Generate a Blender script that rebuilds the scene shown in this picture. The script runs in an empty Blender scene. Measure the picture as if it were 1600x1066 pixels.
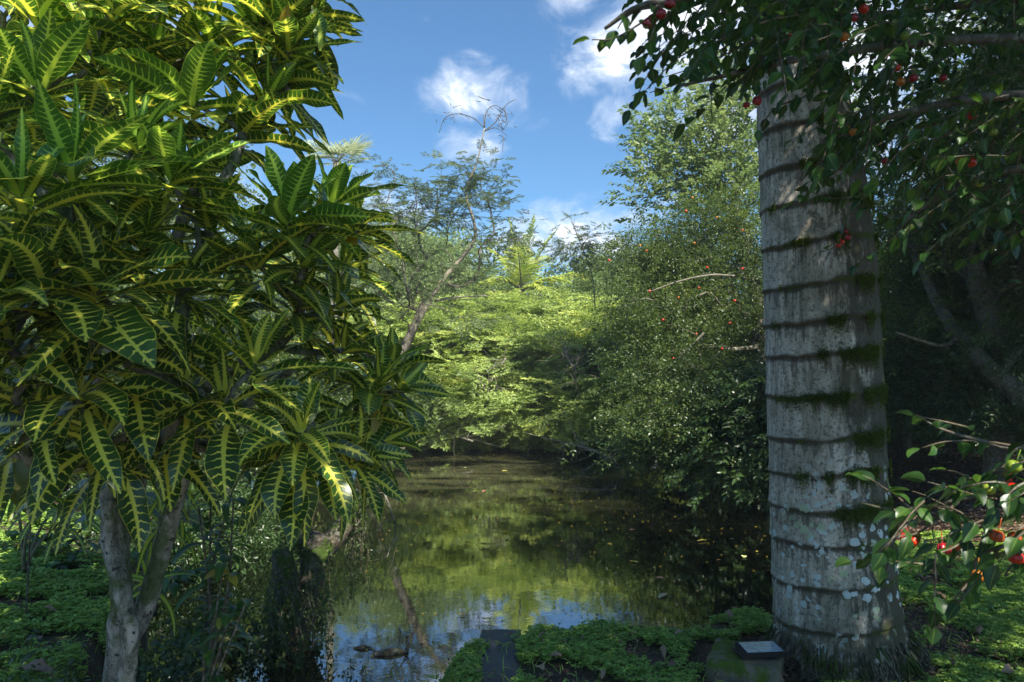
import bpy, math, random
import numpy as np
from mathutils import Vector
random.seed(7); RNG = np.random.default_rng(7)
sc = bpy.context.scene
R = math.radians
# ------------------------------------------------------------------ camera
F = 1150.0; PITCH = math.atan(57/1150.0); CZ = 1.4; WATER = -0.35
cam = bpy.data.cameras.new('camera'); camo = bpy.data.objects.new('camera', cam)
sc.collection.objects.link(camo); sc.camera = camo
camo.location = (0, 0, CZ); camo.rotation_euler = (math.pi/2 + PITCH, 0, 0)
cam.sensor_width = 36; cam.lens = 36*F/1600; cam.clip_start = 0.05; cam.clip_end = 2000
cam.dof.use_dof = True; cam.dof.focus_distance = 4.2; cam.dof.aperture_fstop = 9
def ray(px, py):
    a = (px-800)/F; b = (533-py)/F
    c, s = math.cos(PITCH), math.sin(PITCH)
    return np.array([a, c - b*s, s + b*c])
def P(px, py, Y):
    r = ray(px, py); return r*(Y/r[1]) + np.array([0, 0, CZ])
def G(px, py, z=0.0):
    r = ray(px, py); return r*((z-CZ)/r[2]) + np.array([0, 0, CZ])
# ------------------------------------------------------------------ sun, sky, exposure
SUN_AZ = R(152); SUN_EL = R(50)          # azimuth clockwise from +Y (towards +X)
sd = Vector((math.sin(SUN_AZ)*math.cos(SUN_EL), math.cos(SUN_AZ)*math.cos(SUN_EL), math.sin(SUN_EL)))
sl = bpy.data.lights.new('sun', 'SUN'); sl.energy = 4.9; sl.angle = R(0.55); sl.color = (1, .95, .84)
so = bpy.data.objects.new('sun', sl); sc.collection.objects.link(so)
so.rotation_euler = (-sd).to_track_quat('-Z', 'Y').to_euler()
sc.view_settings.view_transform = 'Standard'; sc.view_settings.look = 'None'
sc.view_settings.exposure = 1.38; sc.view_settings.gamma = 1.0
world = bpy.data.worlds.new('World'); sc.world = world; world.use_nodes = True

class NT:
    """small helper to write node graphs"""
    def __init__(s, tree):
        s.t = tree; tree.nodes.clear()
    def n(s, typ, _out=0, **kw):
        nd = s.t.nodes.new(typ)
        ins = {}
        for k, v in kw.items():
            if k.startswith('i_'): ins[k[2:]] = v
            elif k.startswith('x'):  ins[int(k[1:])] = v
            else: setattr(nd, k, v)
        for k, v in ins.items():
            sock = nd.inputs[k.replace('_', ' ')] if isinstance(k, str) else nd.inputs[k]
            s.put(sock, v)
        return nd
    def put(s, sock, v):
        if isinstance(v, bpy.types.Node): s.t.links.new(v.outputs[0], sock)
        elif isinstance(v, bpy.types.NodeSocket): s.t.links.new(v, sock)
        else: sock.default_value = v
    def m(s, op, a, b=0.0, c=0.0, clamp=False):
        nd = s.n('ShaderNodeMath', operation=op, use_clamp=clamp)
        s.put(nd.inputs[0], a); s.put(nd.inputs[1], b)
        if op in ('MULTIPLY_ADD', 'COMPARE', 'SMOOTH_MIN'): s.put(nd.inputs[2], c)
        return nd.outputs[0]
    def step(s, v, a, b, lo=0.0, hi=1.0):
        nd = s.n('ShaderNodeMapRange', interpolation_type='SMOOTHSTEP')
        s.put(nd.inputs[0], v); s.put(nd.inputs[1], a); s.put(nd.inputs[2], b); s.put(nd.inputs[3], lo); s.put(nd.inputs[4], hi)
        return nd.outputs[0]
    def mix(s, f, a, b, mode='MIX'):
        nd = s.n('ShaderNodeMix', data_type='RGBA', blend_type=mode)
        s.put(nd.inputs[0], f); s.put(nd.inputs[6], c4(a)); s.put(nd.inputs[7], c4(b))
        return nd.outputs[2]
    def ramp(s, f, stops):
        nd = s.n('ShaderNodeValToRGB'); s.put(nd.inputs[0], f)
        el = nd.color_ramp.elements
        while len(el) < len(stops): el.new(0.5)
        for e, (p, c) in zip(el, stops): e.position = p; e.color = c4(c)
        return nd.outputs[0]
    def noise(s, vec, scale, detail=3, rough=0.55, dist=0.0):
        nd = s.n('ShaderNodeTexNoise'); s.put(nd.inputs['Vector'], vec)
        nd.inputs['Scale'].default_value = scale; nd.inputs['Detail'].default_value = detail
        nd.inputs['Roughness'].default_value = rough; nd.inputs['Distortion'].default_value = dist
        return nd.outputs[0]
    def attr(s, name, out):
        return s.n('ShaderNodeAttribute', attribute_name=name).outputs[out]
    def scalevec(s, vec, sv):
        nd = s.n('ShaderNodeVectorMath', operation='MULTIPLY'); s.put(nd.inputs[0], vec); nd.inputs[1].default_value = sv
        return nd.outputs[0]
def c4(c):
    if isinstance(c, (tuple, list)) and len(c) == 3: return (c[0], c[1], c[2], 1)
    return c

w = NT(world.node_tree)
sky = w.n('ShaderNodeTexSky', sky_type='NISHITA', sun_disc=False, sun_elevation=SUN_EL, sun_rotation=SUN_AZ, altitude=200, air_density=1.0, dust_density=0.7, ozone_density=2.2)
tc = w.n('ShaderNodeTexCoord').outputs['Generated']
warp = w.n('ShaderNodeTexNoise'); w.put(warp.inputs['Vector'], tc); warp.inputs['Scale'].default_value = 5; warp.inputs['Detail'].default_value = 3
wv = w.n('ShaderNodeVectorMath', operation='MULTIPLY_ADD'); w.put(wv.inputs[0], warp.outputs[1]); wv.inputs[1].default_value = (.16,)*3
w.put(wv.inputs[2], tc)
wv2 = w.n('ShaderNodeVectorMath', operation='SUBTRACT'); w.put(wv2.inputs[0], wv.outputs[0]); wv2.inputs[1].default_value = (.08,)*3
blobsum = None
for (px, py, rx, ry, s_) in [(765,145,88,40,1.1),(715,112,38,26,.8),(728,222,42,26,.9),(930,128,40,34,.9),(1015,95,75,50,1.15),(960,180,42,26,.85),
        (1110,60,120,90,1.3),(925,12,60,32,.9),(630,42,34,9,.45),(940,330,120,34,.8),(860,390,190,60,1.1),(600,350,160,60,.9),
        (900,180,14,10,.4),(100,60,160,80,1.0),(1300,150,260,150,1.0),(260,330,200,90,.9),(520,140,70,30,.35)]:
    d = ray(px, py); d = d/np.linalg.norm(d); k = 1.0/F
    sub = w.n('ShaderNodeVectorMath', operation='SUBTRACT'); w.put(sub.inputs[0], wv2.outputs[0]); sub.inputs[1].default_value = tuple(d)
    mul = w.n('ShaderNodeVectorMath', operation='MULTIPLY'); w.put(mul.inputs[0], sub.outputs[0]); mul.inputs[1].default_value = (1/(rx*k), 1/(rx*k), 1/(ry*k))
    ln = w.n('ShaderNodeVectorMath', operation='LENGTH'); w.put(ln.inputs[0], mul.outputs[0])
    v = w.step(ln.outputs['Value'], 1.9, 0.15, 0.0, s_)
    blobsum = v if blobsum is None else w.m('MAXIMUM', blobsum, v)
nz = w.noise(w.scalevec(tc, (1, 1, 1.7)), 8.5, 9, .68, .5)
cl = w.m('ADD', w.m('MULTIPLY', w.m('SUBTRACT', nz, .5), 3.0), w.m('MULTIPLY', blobsum, 1.0))
cl = w.m('MULTIPLY', w.step(cl, .36, 1.5), w.step(blobsum, .02, .35))
skyc = w.mix(1.0, sky.outputs[0], (.62, .98, 1.18), 'MULTIPLY')
skc = w.mix(w.m('MULTIPLY', cl, .93), skyc, w.mix(w.step(cl, .5, 1.0), (6.0, 6.8, 8.2), (8.8, 9.1, 9.6)))
bg = w.n('ShaderNodeBackground', x0=skc, x1=0.060)
w.n('ShaderNodeOutputWorld', x0=bg)

# ------------------------------------------------------------------ numpy helpers
def nrm(a): return a/np.maximum(np.linalg.norm(a, axis=-1, keepdims=True), 1e-9)
def hsh(i, j, k):
    n = (i*374761393 + j*668265263 + k*2147483647*3 + 12345) & 0xffffffff
    n = ((n ^ (n >> 13))*1274126177) & 0xffffffff
    return ((n ^ (n >> 16)) & 0xffff)/65535.0
def vnoise(p):
    p = np.asarray(p, float); f = np.floor(p); t = p-f; t = t*t*(3-2*t); f = f.astype(np.int64)
    r = 0
    for a in (0, 1):
        for b in (0, 1):
            for c in (0, 1):
                wgt = (t[..., 0] if a else 1-t[..., 0])*(t[..., 1] if b else 1-t[..., 1])*(t[..., 2] if c else 1-t[..., 2])
                r = r + wgt*hsh(f[..., 0]+a, f[..., 1]+b, f[..., 2]+c)
    return r
def fbm(p, o=4):
    p = np.asarray(p, float); r = 0; a = .5
    for _ in range(o): r = r + a*vnoise(p); p = p*2.03+7.1; a *= .5
    return r
class Acc:
    def __init__(s): s.v = []; s.f = []; s.lc = []; s.r = []; s.n = 0
    def add(s, v, f, lc=None, r=None, mat=0):
        v = np.asarray(v, float).reshape(-1, 3); n = len(v)
        s.v.append(v); s.f.append((np.asarray(f, np.int64)+s.n, mat))
        s.lc.append(np.zeros((n, 3)) if lc is None else np.asarray(lc, float).reshape(-1, 3))
        s.r.append(np.full(n, .5) if r is None else np.broadcast_to(np.asarray(r, float).reshape(-1), (n,)))
        s.n += n
        return s
    def build(s, name, mats, parent=None, smooth=True, origin=None):
        V = np.concatenate(s.v)
        if origin is not None: V = V - np.asarray(origin)
        me = bpy.data.meshes.new(name)
        me.vertices.add(len(V)); me.vertices.foreach_set('co', V.astype(np.float32).ravel())
        cnt = sum(f.size for f, _ in s.f); npoly = sum(len(f) for f, _ in s.f)
        li = np.concatenate([f.ravel() for f, _ in s.f]); me.loops.add(cnt); me.loops.foreach_set('vertex_index', li.astype(np.int32))
        tot = np.concatenate([np.full(len(f), f.shape[1]) for f, _ in s.f]); st = np.concatenate([[0], np.cumsum(tot)[:-1]])
        me.polygons.add(npoly); me.polygons.foreach_set('loop_start', st.astype(np.int32)); me.polygons.foreach_set('loop_total', tot.astype(np.int32))
        me.polygons.foreach_set('material_index', np.concatenate([np.full(len(f), m) for f, m in s.f]).astype(np.int32))
        me.polygons.foreach_set('use_smooth', np.full(npoly, smooth))
        a = me.attributes.new('lc', 'FLOAT_VECTOR', 'POINT'); a.data.foreach_set('vector', np.concatenate(s.lc).astype(np.float32).ravel())
        a = me.attributes.new('rnd', 'FLOAT', 'POINT'); a.data.foreach_set('value', np.concatenate(s.r).astype(np.float32))
        for m in (mats if isinstance(mats, (list, tuple)) else [mats]): me.materials.append(m)
        me.update(calc_edges=True)
        o = bpy.data.objects.new(name, me); sc.collection.objects.link(o)
        if parent is not None: o.parent = parent
        return o
def thing(name, label, cat, loc=(0, 0, 0), group=None):
    o = bpy.data.objects.new(name, None); sc.collection.objects.link(o); o.location = tuple(loc)
    o.empty_display_size = .1
    o['label'] = label; o['category'] = cat
    if group: o['group'] = group
    return o
def tag(o, label=None, cat=None, group=None, kind=None):
    for k, v in (('label', label), ('category', cat), ('group', group), ('kind', kind)):
        if v: o[k] = v
    return o
def catmull(pts, n=6):
    pts = np.asarray(pts, float)
    if len(pts) < 3: return np.array([pts[0]+(pts[-1]-pts[0])*t for t in np.linspace(0, 1, n+1)])
    q = np.vstack([2*pts[0]-pts[1], pts, 2*pts[-1]-pts[-2]]); out = []
    for i in range(1, len(q)-2):
        for t in np.arange(n)/n:
            a, b, c, d = q[i-1:i+3]
            out.append(.5*((2*b)+(c-a)*t+(2*a-5*b+4*c-d)*t*t+(3*b-a-3*c+d)*t**3))
    out.append(pts[-1]); return np.array(out)
def tube(acc, pts, rad, n=6, mat=0, rough=0.0, seed=0, r=.5):
    pts = np.asarray(pts, float); m = len(pts); rad = np.interp(np.linspace(0, 1, m), np.linspace(0, 1, len(np.atleast_1d(rad))), np.atleast_1d(rad)) if np.size(rad) != m else np.asarray(rad, float)
    t = np.gradient(pts, axis=0); t = nrm(t)
    ref = np.array([0.31, .95, .08]) if abs(t[:, 2]).mean() > .6 else np.array([0.05, .1, 1.])
    a = nrm(np.cross(t, ref)); b = np.cross(t, a)
    th = np.linspace(0, 2*np.pi, n, endpoint=False)
    rr = rad[:, None]*np.ones(n)[None]
    if rough:
        s_ = np.concatenate([[0], np.cumsum(np.linalg.norm(np.diff(pts, axis=0), axis=1))])
        q = np.stack([np.cos(th)[None]*1.3+seed+0*s_[:, None], np.sin(th)[None]*1.3+0*s_[:, None], (s_[:, None]/max(rad.mean()*2.2, 1e-3))+0*th[None]], -1)
        rr = rr*(1+rough*(fbm(q, 4)-.47)*2)
    V = pts[:, None]+rr[..., None]*(np.cos(th)[None, :, None]*a[:, None]+np.sin(th)[None, :, None]*b[:, None])
    i = np.arange(m-1)[:, None]*n; j = np.arange(n)[None]; j2 = (j+1) % n
    f = np.stack([i+j, i+j2, i+n+j2, i+n+j], -1).reshape(-1, 4)
    sl_ = np.concatenate([[0], np.cumsum(np.linalg.norm(np.diff(pts, axis=0), axis=1))])
    lc = np.stack([np.repeat(sl_, n), np.tile(th, m), np.repeat(rad, n)], -1)
    base = acc.n
    acc.add(V.reshape(-1, 3), f, lc, r, mat)
    # end caps
    e = np.vstack([pts[0], pts[-1]]); k = len(V.reshape(-1, 3))
    acc.v.append(e); acc.lc.append(np.zeros((2, 3))); acc.r.append(np.full(2, r))
    c = np.arange(n); c2 = (c+1) % n
    acc.f.append((np.stack([np.full(n, base+k), base+c2, base+c], -1), mat))
    acc.f.append((np.stack([np.full(n, base+k+1), base+(m-1)*n+c, base+(m-1)*n+c2], -1), mat)); acc.n += 2
def frames(d, up=(0, 0, 1), roll=0.0):
    """Y along d, Z as near to up as possible, rolled"""
    d = nrm(np.asarray(d, float)); up = np.broadcast_to(np.asarray(up, float), d.shape)
    x = np.cross(d, up); bad = np.linalg.norm(x, axis=1) < 1e-3; x[bad] = (1, 0, 0); x = nrm(x); z = np.cross(x, d)
    r_ = np.broadcast_to(np.asarray(roll, float), (len(d),))[:, None]
    return x*np.cos(r_)+z*np.sin(r_), d, z*np.cos(r_)-x*np.sin(r_)
def place(acc, T, pos, d, scale, up=(0, 0, 1), roll=0.0, r=None, mat=0, wt=.2):
    """instances of template T=(V,F,lc,r) written into one mesh"""
    V, Fc, lc, tr = T; N = len(pos); X, Y, Z = frames(d, up, roll)
    sc_ = np.broadcast_to(np.asarray(scale, float), (N,))[:, None, None]
    W = (V[None, :, 0:1]*X[:, None]+V[None, :, 1:2]*Y[:, None]+V[None, :, 2:3]*Z[:, None])*sc_+np.asarray(pos)[:, None]
    n = len(V); f = (Fc[None]+(np.arange(N)*n)[:, None, None]).reshape(-1, Fc.shape[1])
    rr = RNG.random(N) if r is None else np.asarray(r, float)
    acc.add(W.reshape(-1, 3), f, np.tile(lc, (N, 1)), np.clip((rr[:, None]*(1-wt)+tr[None]*wt), 0, 1).ravel(), mat)
# leaf templates (unit length along +Y)
def leaf6(wd=.5, fold=.12, curl=.08):
    V = np.array([[0, 0, 0], [-wd/2*.86, .30, fold*wd], [-wd/2*.8, .62, fold*wd-curl*.4], [0, 1, -curl*1.6], [wd/2*.8, .62, fold*wd-curl*.4], [wd/2*.86, .30, fold*wd], [0, .45, 0]])
    Fq = np.array([[0, 6, 2, 1], [6, 3, 2, 2], [0, 5, 4, 6], [6, 4, 3, 3]])
    Fq = np.array([[0, 6, 1], [1, 6, 2], [2, 6, 3], [0, 5, 6], [5, 4, 6], [4, 3, 6]])
    lc = np.stack([V[:, 1], V[:, 0]/(wd/2), V[:, 0]], -1)
    return V, Fq, lc, np.full(7, .5)
def leaf4(wd=.45, fold=.1):
    V = np.array([[0, 0, 0], [-wd/2, .45, fold*wd], [0, 1, -.06], [wd/2, .45, fold*wd]])
    return V, np.array([[0, 2, 1], [0, 3, 2]]), np.stack([V[:, 1], V[:, 0]/(wd/2), V[:, 0]], -1), np.full(4, .5)
def spray(kind, seed):
    """a twig of unit length with its leaves; returned as one template"""
    g = np.random.default_rng(seed); a = Acc()
    if kind == 'feather':    # alternate side twiglets lying in one plane, small leaflets
        n = 9; T = leaf4(.5)
        for i in range(n):
            u = .1+.9*i/n; sgn = 1 if i % 2 else -1; L = .42*(1-u*.55)*g.uniform(.75, 1.15)
            d = np.array([sgn*.85, .62, g.uniform(-.1, .05)]); d /= np.linalg.norm(d); k = 5
            base = np.array([0, u, -.10*u*u])
            pos = np.array([base+d*L*(j+1)/k for j in range(k) for _ in (0, 1)])
            dd = np.array([d*.6+np.array([.6*s, .55*s*-sgn, 0])*1.0+g.normal(0, .16, 3) for j in range(k) for s in (1, -1)])
            place(a, T, pos, dd, g.uniform(.085, .14, len(pos)), roll=g.normal(0, .55, len(pos)), r=g.random(len(pos)), wt=0)
    elif kind == 'ovate':    # broad leaves round a twig
        n = 11; T = leaf6(.52)
        u = np.linspace(.12, 1, n); ang = np.arange(n)*2.4+g.random()
        pos = np.stack([g.normal(0, .02, n), u, -.12*u*u], -1)
        d = np.stack([np.cos(ang)*.8, np.full(n, .65), np.sin(ang)*.45-.1], -1)
        place(a, T, pos, d, g.uniform(.24, .36, n), roll=g.normal(0, .5, n), r=g.random(n), wt=0)
    elif kind == 'small':    # dense small leaves in all directions
        n = 26; T = leaf4(.55)
        u = g.random(n); pos = np.stack([g.normal(0, .16, n), u, g.normal(0, .12, n)-.15*u*u], -1)
        d = np.stack([g.normal(0, 1, n), np.full(n, .7), g.normal(-.1, .6, n)], -1)
        place(a, T, pos, d, g.uniform(.11, .19, n), roll=g.normal(0, .6, n), r=g.random(n), wt=0)
    V = np.concatenate(a.v); f = np.concatenate([x for x, _ in a.f]); return V, f, np.concatenate(a.lc), np.concatenate(a.r)
SPR = {k: [spray(k, s) for s in range(5)] for k in ('feather', 'ovate', 'small')}
def sprays(acc, kind, pos, d, scale, up=(0, 0, 1), roll=None, r=None, mat=0):
    N = len(pos); idx = RNG.integers(0, 5, N); scale = np.broadcast_to(scale, (N,)); roll = RNG.normal(0, .3, N) if roll is None else roll
    r = RNG.random(N) if r is None else r
    up = np.broadcast_to(np.asarray(up, float), (N, 3))
    for k in range(5):
        m = idx == k
        if m.any(): place(acc, SPR[kind][k], pos[m], d[m], scale[m], up[m], roll[m], r[m], mat, .5)
def skeleton(acc, root, targets, r_tip=.006, power=2.3, rmax=.12, sides=6, sag=.12, mat=0, rough=.12, w_path=.35, jit=.10):
    """branches from the polyline root to every target, each hung on the nearest node"""
    nodes = [np.asarray(p, float) for p in root]; par = [-1]+list(range(len(root)-1)); path = [0.0]
    for i in range(1, len(nodes)): path.append(path[-1]+np.linalg.norm(nodes[i]-nodes[i-1]))
    nr = len(nodes); tips = []
    order = np.argsort([np.linalg.norm(t-nodes[-1]) for t in targets])
    for k in order:
        t = targets[k]; A = np.array(nodes[max(0, nr//2):]); cost = np.linalg.norm(A-t, axis=1)+w_path*np.array(path[max(0, nr//2):])+np.maximum(0, A[:, 2]-t[2])*.6
        p = int(np.argmin(cost))+max(0, nr//2); a = nodes[p]; L = np.linalg.norm(t-a)
        ns = 3; prev = p
        for j in range(1, ns+1):
            u = j/ns; q = a+(t-a)*u+np.array([0, 0, sag*L*math.sin(math.pi*u)])+(RNG.normal(0, jit*L*.5, 3) if j < ns else 0)
            nodes.append(q); par.append(prev); path.append(path[prev]+L/ns); prev = len(nodes)-1
        tips.append((k, prev))
    cnt = np.zeros(len(nodes)); kids = {}
    for _, t in tips: cnt[t] += 1
    for i in range(len(nodes)-1, 0, -1): cnt[par[i]] += cnt[i]; kids.setdefault(par[i], []).append(i)
    rad = np.minimum(r_tip*np.maximum(cnt, 1)**(1/power), rmax)
    used = set(); dirs = {}
    for i in range(len(nodes)):
        for c in kids.get(i, []):
            if (i, c) in used: continue
            # follow the thickest child on
            ch = [i, c]; used.add((i, c))
            while kids.get(ch[-1]):
                nx = max(kids[ch[-1]], key=lambda q: cnt[q]); used.add((ch[-1], nx)); ch.append(nx)
            pts = np.array([nodes[q] for q in ch]); rr = rad[ch].copy(); rr[0] = min(rr[0], rr[1]*1.15) if i else rr[0]
            fine = catmull(pts, 3); rf = np.interp(np.linspace(0, len(ch)-1, len(fine)), np.arange(len(ch)), rr)
            tube(acc, fine, rf, sides if rr.max() > .01 else 4, mat, rough, seed=i*.37)
    out = np.zeros((len(targets), 3))
    for k, t in tips: out[k] = nodes[t]-nodes[par[t]]
    return nrm(out)

# ------------------------------------------------------------------ materials
def material(name):
    m = bpy.data.materials.new(name); m.use_nodes = True; return m, NT(m.node_tree)
def finish(n, col, rough=.5, bump=None, bstr=.3, bdist=.01, trans=0.0, tcol=None, spec=.5, coat=0.0):
    nd = n.n('ShaderNodeBsdfPrincipled'); n.put(nd.inputs['Base Color'], c4(col)); n.put(nd.inputs['Roughness'], rough)
    n.put(nd.inputs['Specular IOR Level'], spec); nd.inputs['Coat Weight'].default_value = coat; nd.inputs['Coat Roughness'].default_value = .25
    if bump is not None:
        b = n.n('ShaderNodeBump'); b.inputs['Strength'].default_value = bstr; b.inputs['Distance'].default_value = bdist
        n.put(b.inputs['Height'], bump); n.put(nd.inputs['Normal'], b.outputs[0])
    o = nd.outputs[0]
    if trans:
        t = n.n('ShaderNodeBsdfTranslucent'); n.put(t.inputs[0], c4(tcol if tcol is not None else col))
        mx = n.n('ShaderNodeMixShader', x0=trans); n.put(mx.inputs[1], o); n.put(mx.inputs[2], t.outputs[0]); o = mx.outputs[0]
    n.n('ShaderNodeOutputMaterial', x0=o)
def leaf_mat(name, stops, trans=.4, rough=.42, sat=1.5, spec=.5):
    m, n = material(name)
    r = n.attr('rnd', 2); pos = n.n('ShaderNodeNewGeometry').outputs['Position']
    f = n.m('ADD', n.m('MULTIPLY', r, .7), n.m('MULTIPLY', n.noise(pos, .9, 3), .6)); f = n.m('SUBTRACT', f, .15, clamp=True)
    col = n.ramp(f, stops)
    lcs = n.n('ShaderNodeSeparateXYZ', x0=n.attr('lc', 1))
    rib = n.step(n.m('ABSOLUTE', lcs.outputs[1]), .14, .03)
    col = n.mix(n.m('MULTIPLY', rib, .35), col, (.22, .30, .07))
    hs = n.n('ShaderNodeHueSaturation'); hs.inputs['Hue'].default_value = .485; hs.inputs['Saturation'].default_value = 1.1; hs.inputs['Value'].default_value = sat; n.put(hs.inputs['Color'], col)
    finish(n, col, rough, trans=trans, tcol=hs.outputs[0], spec=spec)
    return m
def bark_mat(name, a, b, moss=None, scale=9, bdist=.012):
    m, n = material(name)
    pos = n.n('ShaderNodeNewGeometry').outputs['Position']
    v = n.noise(n.scalevec(pos, (1, 1, .45)), scale, 6, .65, .6); v2 = n.noise(pos, scale*5, 4, .6)
    col = n.mix(n.step(v, .35, .65), a, b); col = n.mix(n.m('MULTIPLY', n.step(v2, .45, .7), .5), col, (.30, .30, .25))
    col = n.mix(n.step(n.noise(pos, scale*1.7, 3), .60, .66), col, (.03, .03, .022))
    if moss: col = n.mix(n.m('MULTIPLY', n.step(n.noise(pos, 5, 5, .7), .46, .58), moss), col, (.045, .075, .012))
    finish(n, col, .85, n.m('ADD', v, n.m('MULTIPLY', v2, .5)), .8, bdist, spec=.2)
    return m
M = {}
M['croton_bark'] = bark_mat('croton bark', (.33, .31, .27), (.075, .07, .055), .75, 22, .014)
M['bark_dark'] = bark_mat('dark bark', (.055, .045, .035), (.11, .09, .07), .3)
M['bark_grey'] = bark_mat('grey bark', (.20, .18, .14), (.10, .085, .065), .3)
M['bark_pale'] = bark_mat('pale bark', (.30, .26, .18), (.17, .14, .10), .1)
M['bark_moss'] = bark_mat('mossy bark', (.10, .075, .05), (.05, .042, .03), 1.0, 12, .03)
M['twig'] = bark_mat('twig bark', (.07, .055, .035), (.11, .085, .055), 0)
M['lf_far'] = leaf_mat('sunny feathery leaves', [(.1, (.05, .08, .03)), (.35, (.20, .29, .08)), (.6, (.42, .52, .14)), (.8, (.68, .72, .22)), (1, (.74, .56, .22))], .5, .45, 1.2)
M['lf_mid'] = leaf_mat('mid green leaves', [(0, (.012, .026, .009)), (.42, (.036, .07, .018)), (.74, (.10, .14, .03)), (.93, (.32, .32, .08)), (1, (.35, .16, .04))], .42, .40, 1.8)
M['lf_blue'] = leaf_mat('grey green acacia leaves', [(0, (.03, .05, .03)), (.5, (.075, .11, .045)), (.9, (.14, .19, .06)), (1, (.22, .22, .06))], .35, .5, 1.5)
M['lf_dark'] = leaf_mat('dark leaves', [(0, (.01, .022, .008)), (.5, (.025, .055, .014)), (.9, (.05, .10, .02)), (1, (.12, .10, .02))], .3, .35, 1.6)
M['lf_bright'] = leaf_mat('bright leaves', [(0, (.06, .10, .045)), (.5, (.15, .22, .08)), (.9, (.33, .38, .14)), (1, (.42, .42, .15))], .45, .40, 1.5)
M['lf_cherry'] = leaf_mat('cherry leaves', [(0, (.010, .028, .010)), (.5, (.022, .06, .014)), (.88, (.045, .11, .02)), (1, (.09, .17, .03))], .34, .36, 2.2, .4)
M['lf_clover'] = leaf_mat('clover leaves', [(0, (.07, .12, .02)), (.4, (.19, .31, .05)), (.85, (.33, .50, .09)), (1, (.26, .32, .08))], .3, .5, 1.5)
M['moss'] = leaf_mat('moss', [(0, (.03, .045, .008)), (.5, (.08, .12, .02)), (1, (.17, .22, .045))], .15, .9, 1.2, .1)
M['lf_dead'] = leaf_mat('dead leaves', [(0, (.08, .045, .03)), (.4, (.20, .11, .07)), (.75, (.34, .21, .15)), (1, (.42, .30, .12))], .15, .6, 1.1)
M['lf_yellow'] = leaf_mat('yellowing leaves', [(0, (.30, .22, .03)), (.6, (.45, .33, .04)), (1, (.35, .40, .06))], .4, .4, 1.3)
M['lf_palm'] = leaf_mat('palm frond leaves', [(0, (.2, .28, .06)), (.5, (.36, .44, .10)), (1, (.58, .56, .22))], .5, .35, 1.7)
M['lf_broad'] = leaf_mat('broad leaves', [(0, (.015, .05, .012)), (.5, (.03, .085, .018)), (.9, (.06, .13, .025)), (1, (.14, .20, .04))], .3, .3, 1.8)

def croton_material(name, dark, light, yel, vein=1.0):
    m, n = material(name)
    s = n.n('ShaderNodeSeparateXYZ', x0=n.attr('lc', 1)); u, v, d = s.outputs[0], s.outputs[1], s.outputs[2]
    r = n.attr('rnd', 2); av = n.m('ABSOLUTE', v); ad = n.m('ABSOLUTE', d)
    cv = n.n('ShaderNodeCombineXYZ'); n.put(cv.inputs[0], n.m('MULTIPLY', u, 4.0)); n.put(cv.inputs[1], v); n.put(cv.inputs[2], n.m('MULTIPLY', r, 57.0))
    nz1 = n.noise(cv.outputs[0], 2.2, 3, .6); nz2 = n.noise(cv.outputs[0], 9.0, 3, .6)
    sg = n.m('SIGN', v)
    N_ = n.m('ADD', 12.0, n.m('MULTIPLY', r, 4.0))
    t = n.m('MULTIPLY', n.m('SUBTRACT', u, n.m('MULTIPLY', av, .055)), N_); t = n.m('ADD', t, n.m('MULTIPLY', sg, .22)); t = n.m('ADD', t, n.m('MULTIPLY', nz1, .9))
    tri = n.m('ABSOLUTE', n.m('SUBTRACT', n.m('FRACT', t), .5))           # 0 at vein centre
    # per vein reach
    cell = n.n('ShaderNodeTexWhiteNoise', noise_dimensions='2D'); c2 = n.n('ShaderNodeCombineXYZ'); n.put(c2.inputs[0], n.m('FLOOR', t)); n.put(c2.inputs[1], n.m('ADD', n.m('MULTIPLY', r, 91.), sg)); n.put(cell.inputs[0], c2.outputs[0])
    reach = n.m('ADD', .62, n.m('MULTIPLY', cell.outputs[0], .5))
    th = n.m('MULTIPLY', n.step(av, reach, n.m('MULTIPLY', reach, .2), 0.0, 1.0), n.m('ADD', .10*vein, n.m('MULTIPLY', n.m('SUBTRACT', nz2, .4), .16)))
    lat = n.step(n.m('SUBTRACT', tri, th), .045, -.01)
    midw = n.m('MULTIPLY', n.m('SUBTRACT', 1.12, u), .0088*vein)
    midw = n.m('ADD', midw, n.m('MULTIPLY', n.m('SUBTRACT', nz2, .45), .012))
    mid = n.step(n.m('SUBTRACT', ad, midw), .003, -.001)
    marg = n.m('MULTIPLY', n.step(av, .93, .985), n.step(nz1, .38, .5))
    mask = n.m('MAXIMUM', n.m('MAXIMUM', lat, mid), n.m('MULTIPLY', marg, .8))
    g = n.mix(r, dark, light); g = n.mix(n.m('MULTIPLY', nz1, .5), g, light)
    y2 = n.mix(n.step(nz2, .3, .8), yel, (yel[0]*.75, yel[1]*.9, yel[2]))
    y2 = n.mix(n.step(r, .5, 1.0), y2, (yel[0]*.62, yel[1]*.95, yel[2]))
    col = n.mix(mask, g, y2)
    hs = n.n('ShaderNodeHueSaturation'); hs.inputs['Hue'].default_value = .49; hs.inputs['Value'].default_value = 1.9; hs.inputs['Saturation'].default_value = 1.05; n.put(hs.inputs['Color'], col)
    finish(n, col, n.m('ADD', .26, n.m('MULTIPLY', nz2, .2)), n.m('SUBTRACT', n.m('MULTIPLY', nz1, .3), n.m('MULTIPLY', mid, 1.0)), .35, .004, .30, hs.outputs[0], .6)
    return m
M['croton'] = croton_material('croton leaves', (.010, .030, .010), (.07, .175, .02), (.74, .68, .09))
M['croton_narrow'] = croton_material('narrow croton leaves', (.015, .05, .008), (.06, .14, .015), (.48, .48, .05), .8)

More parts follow.
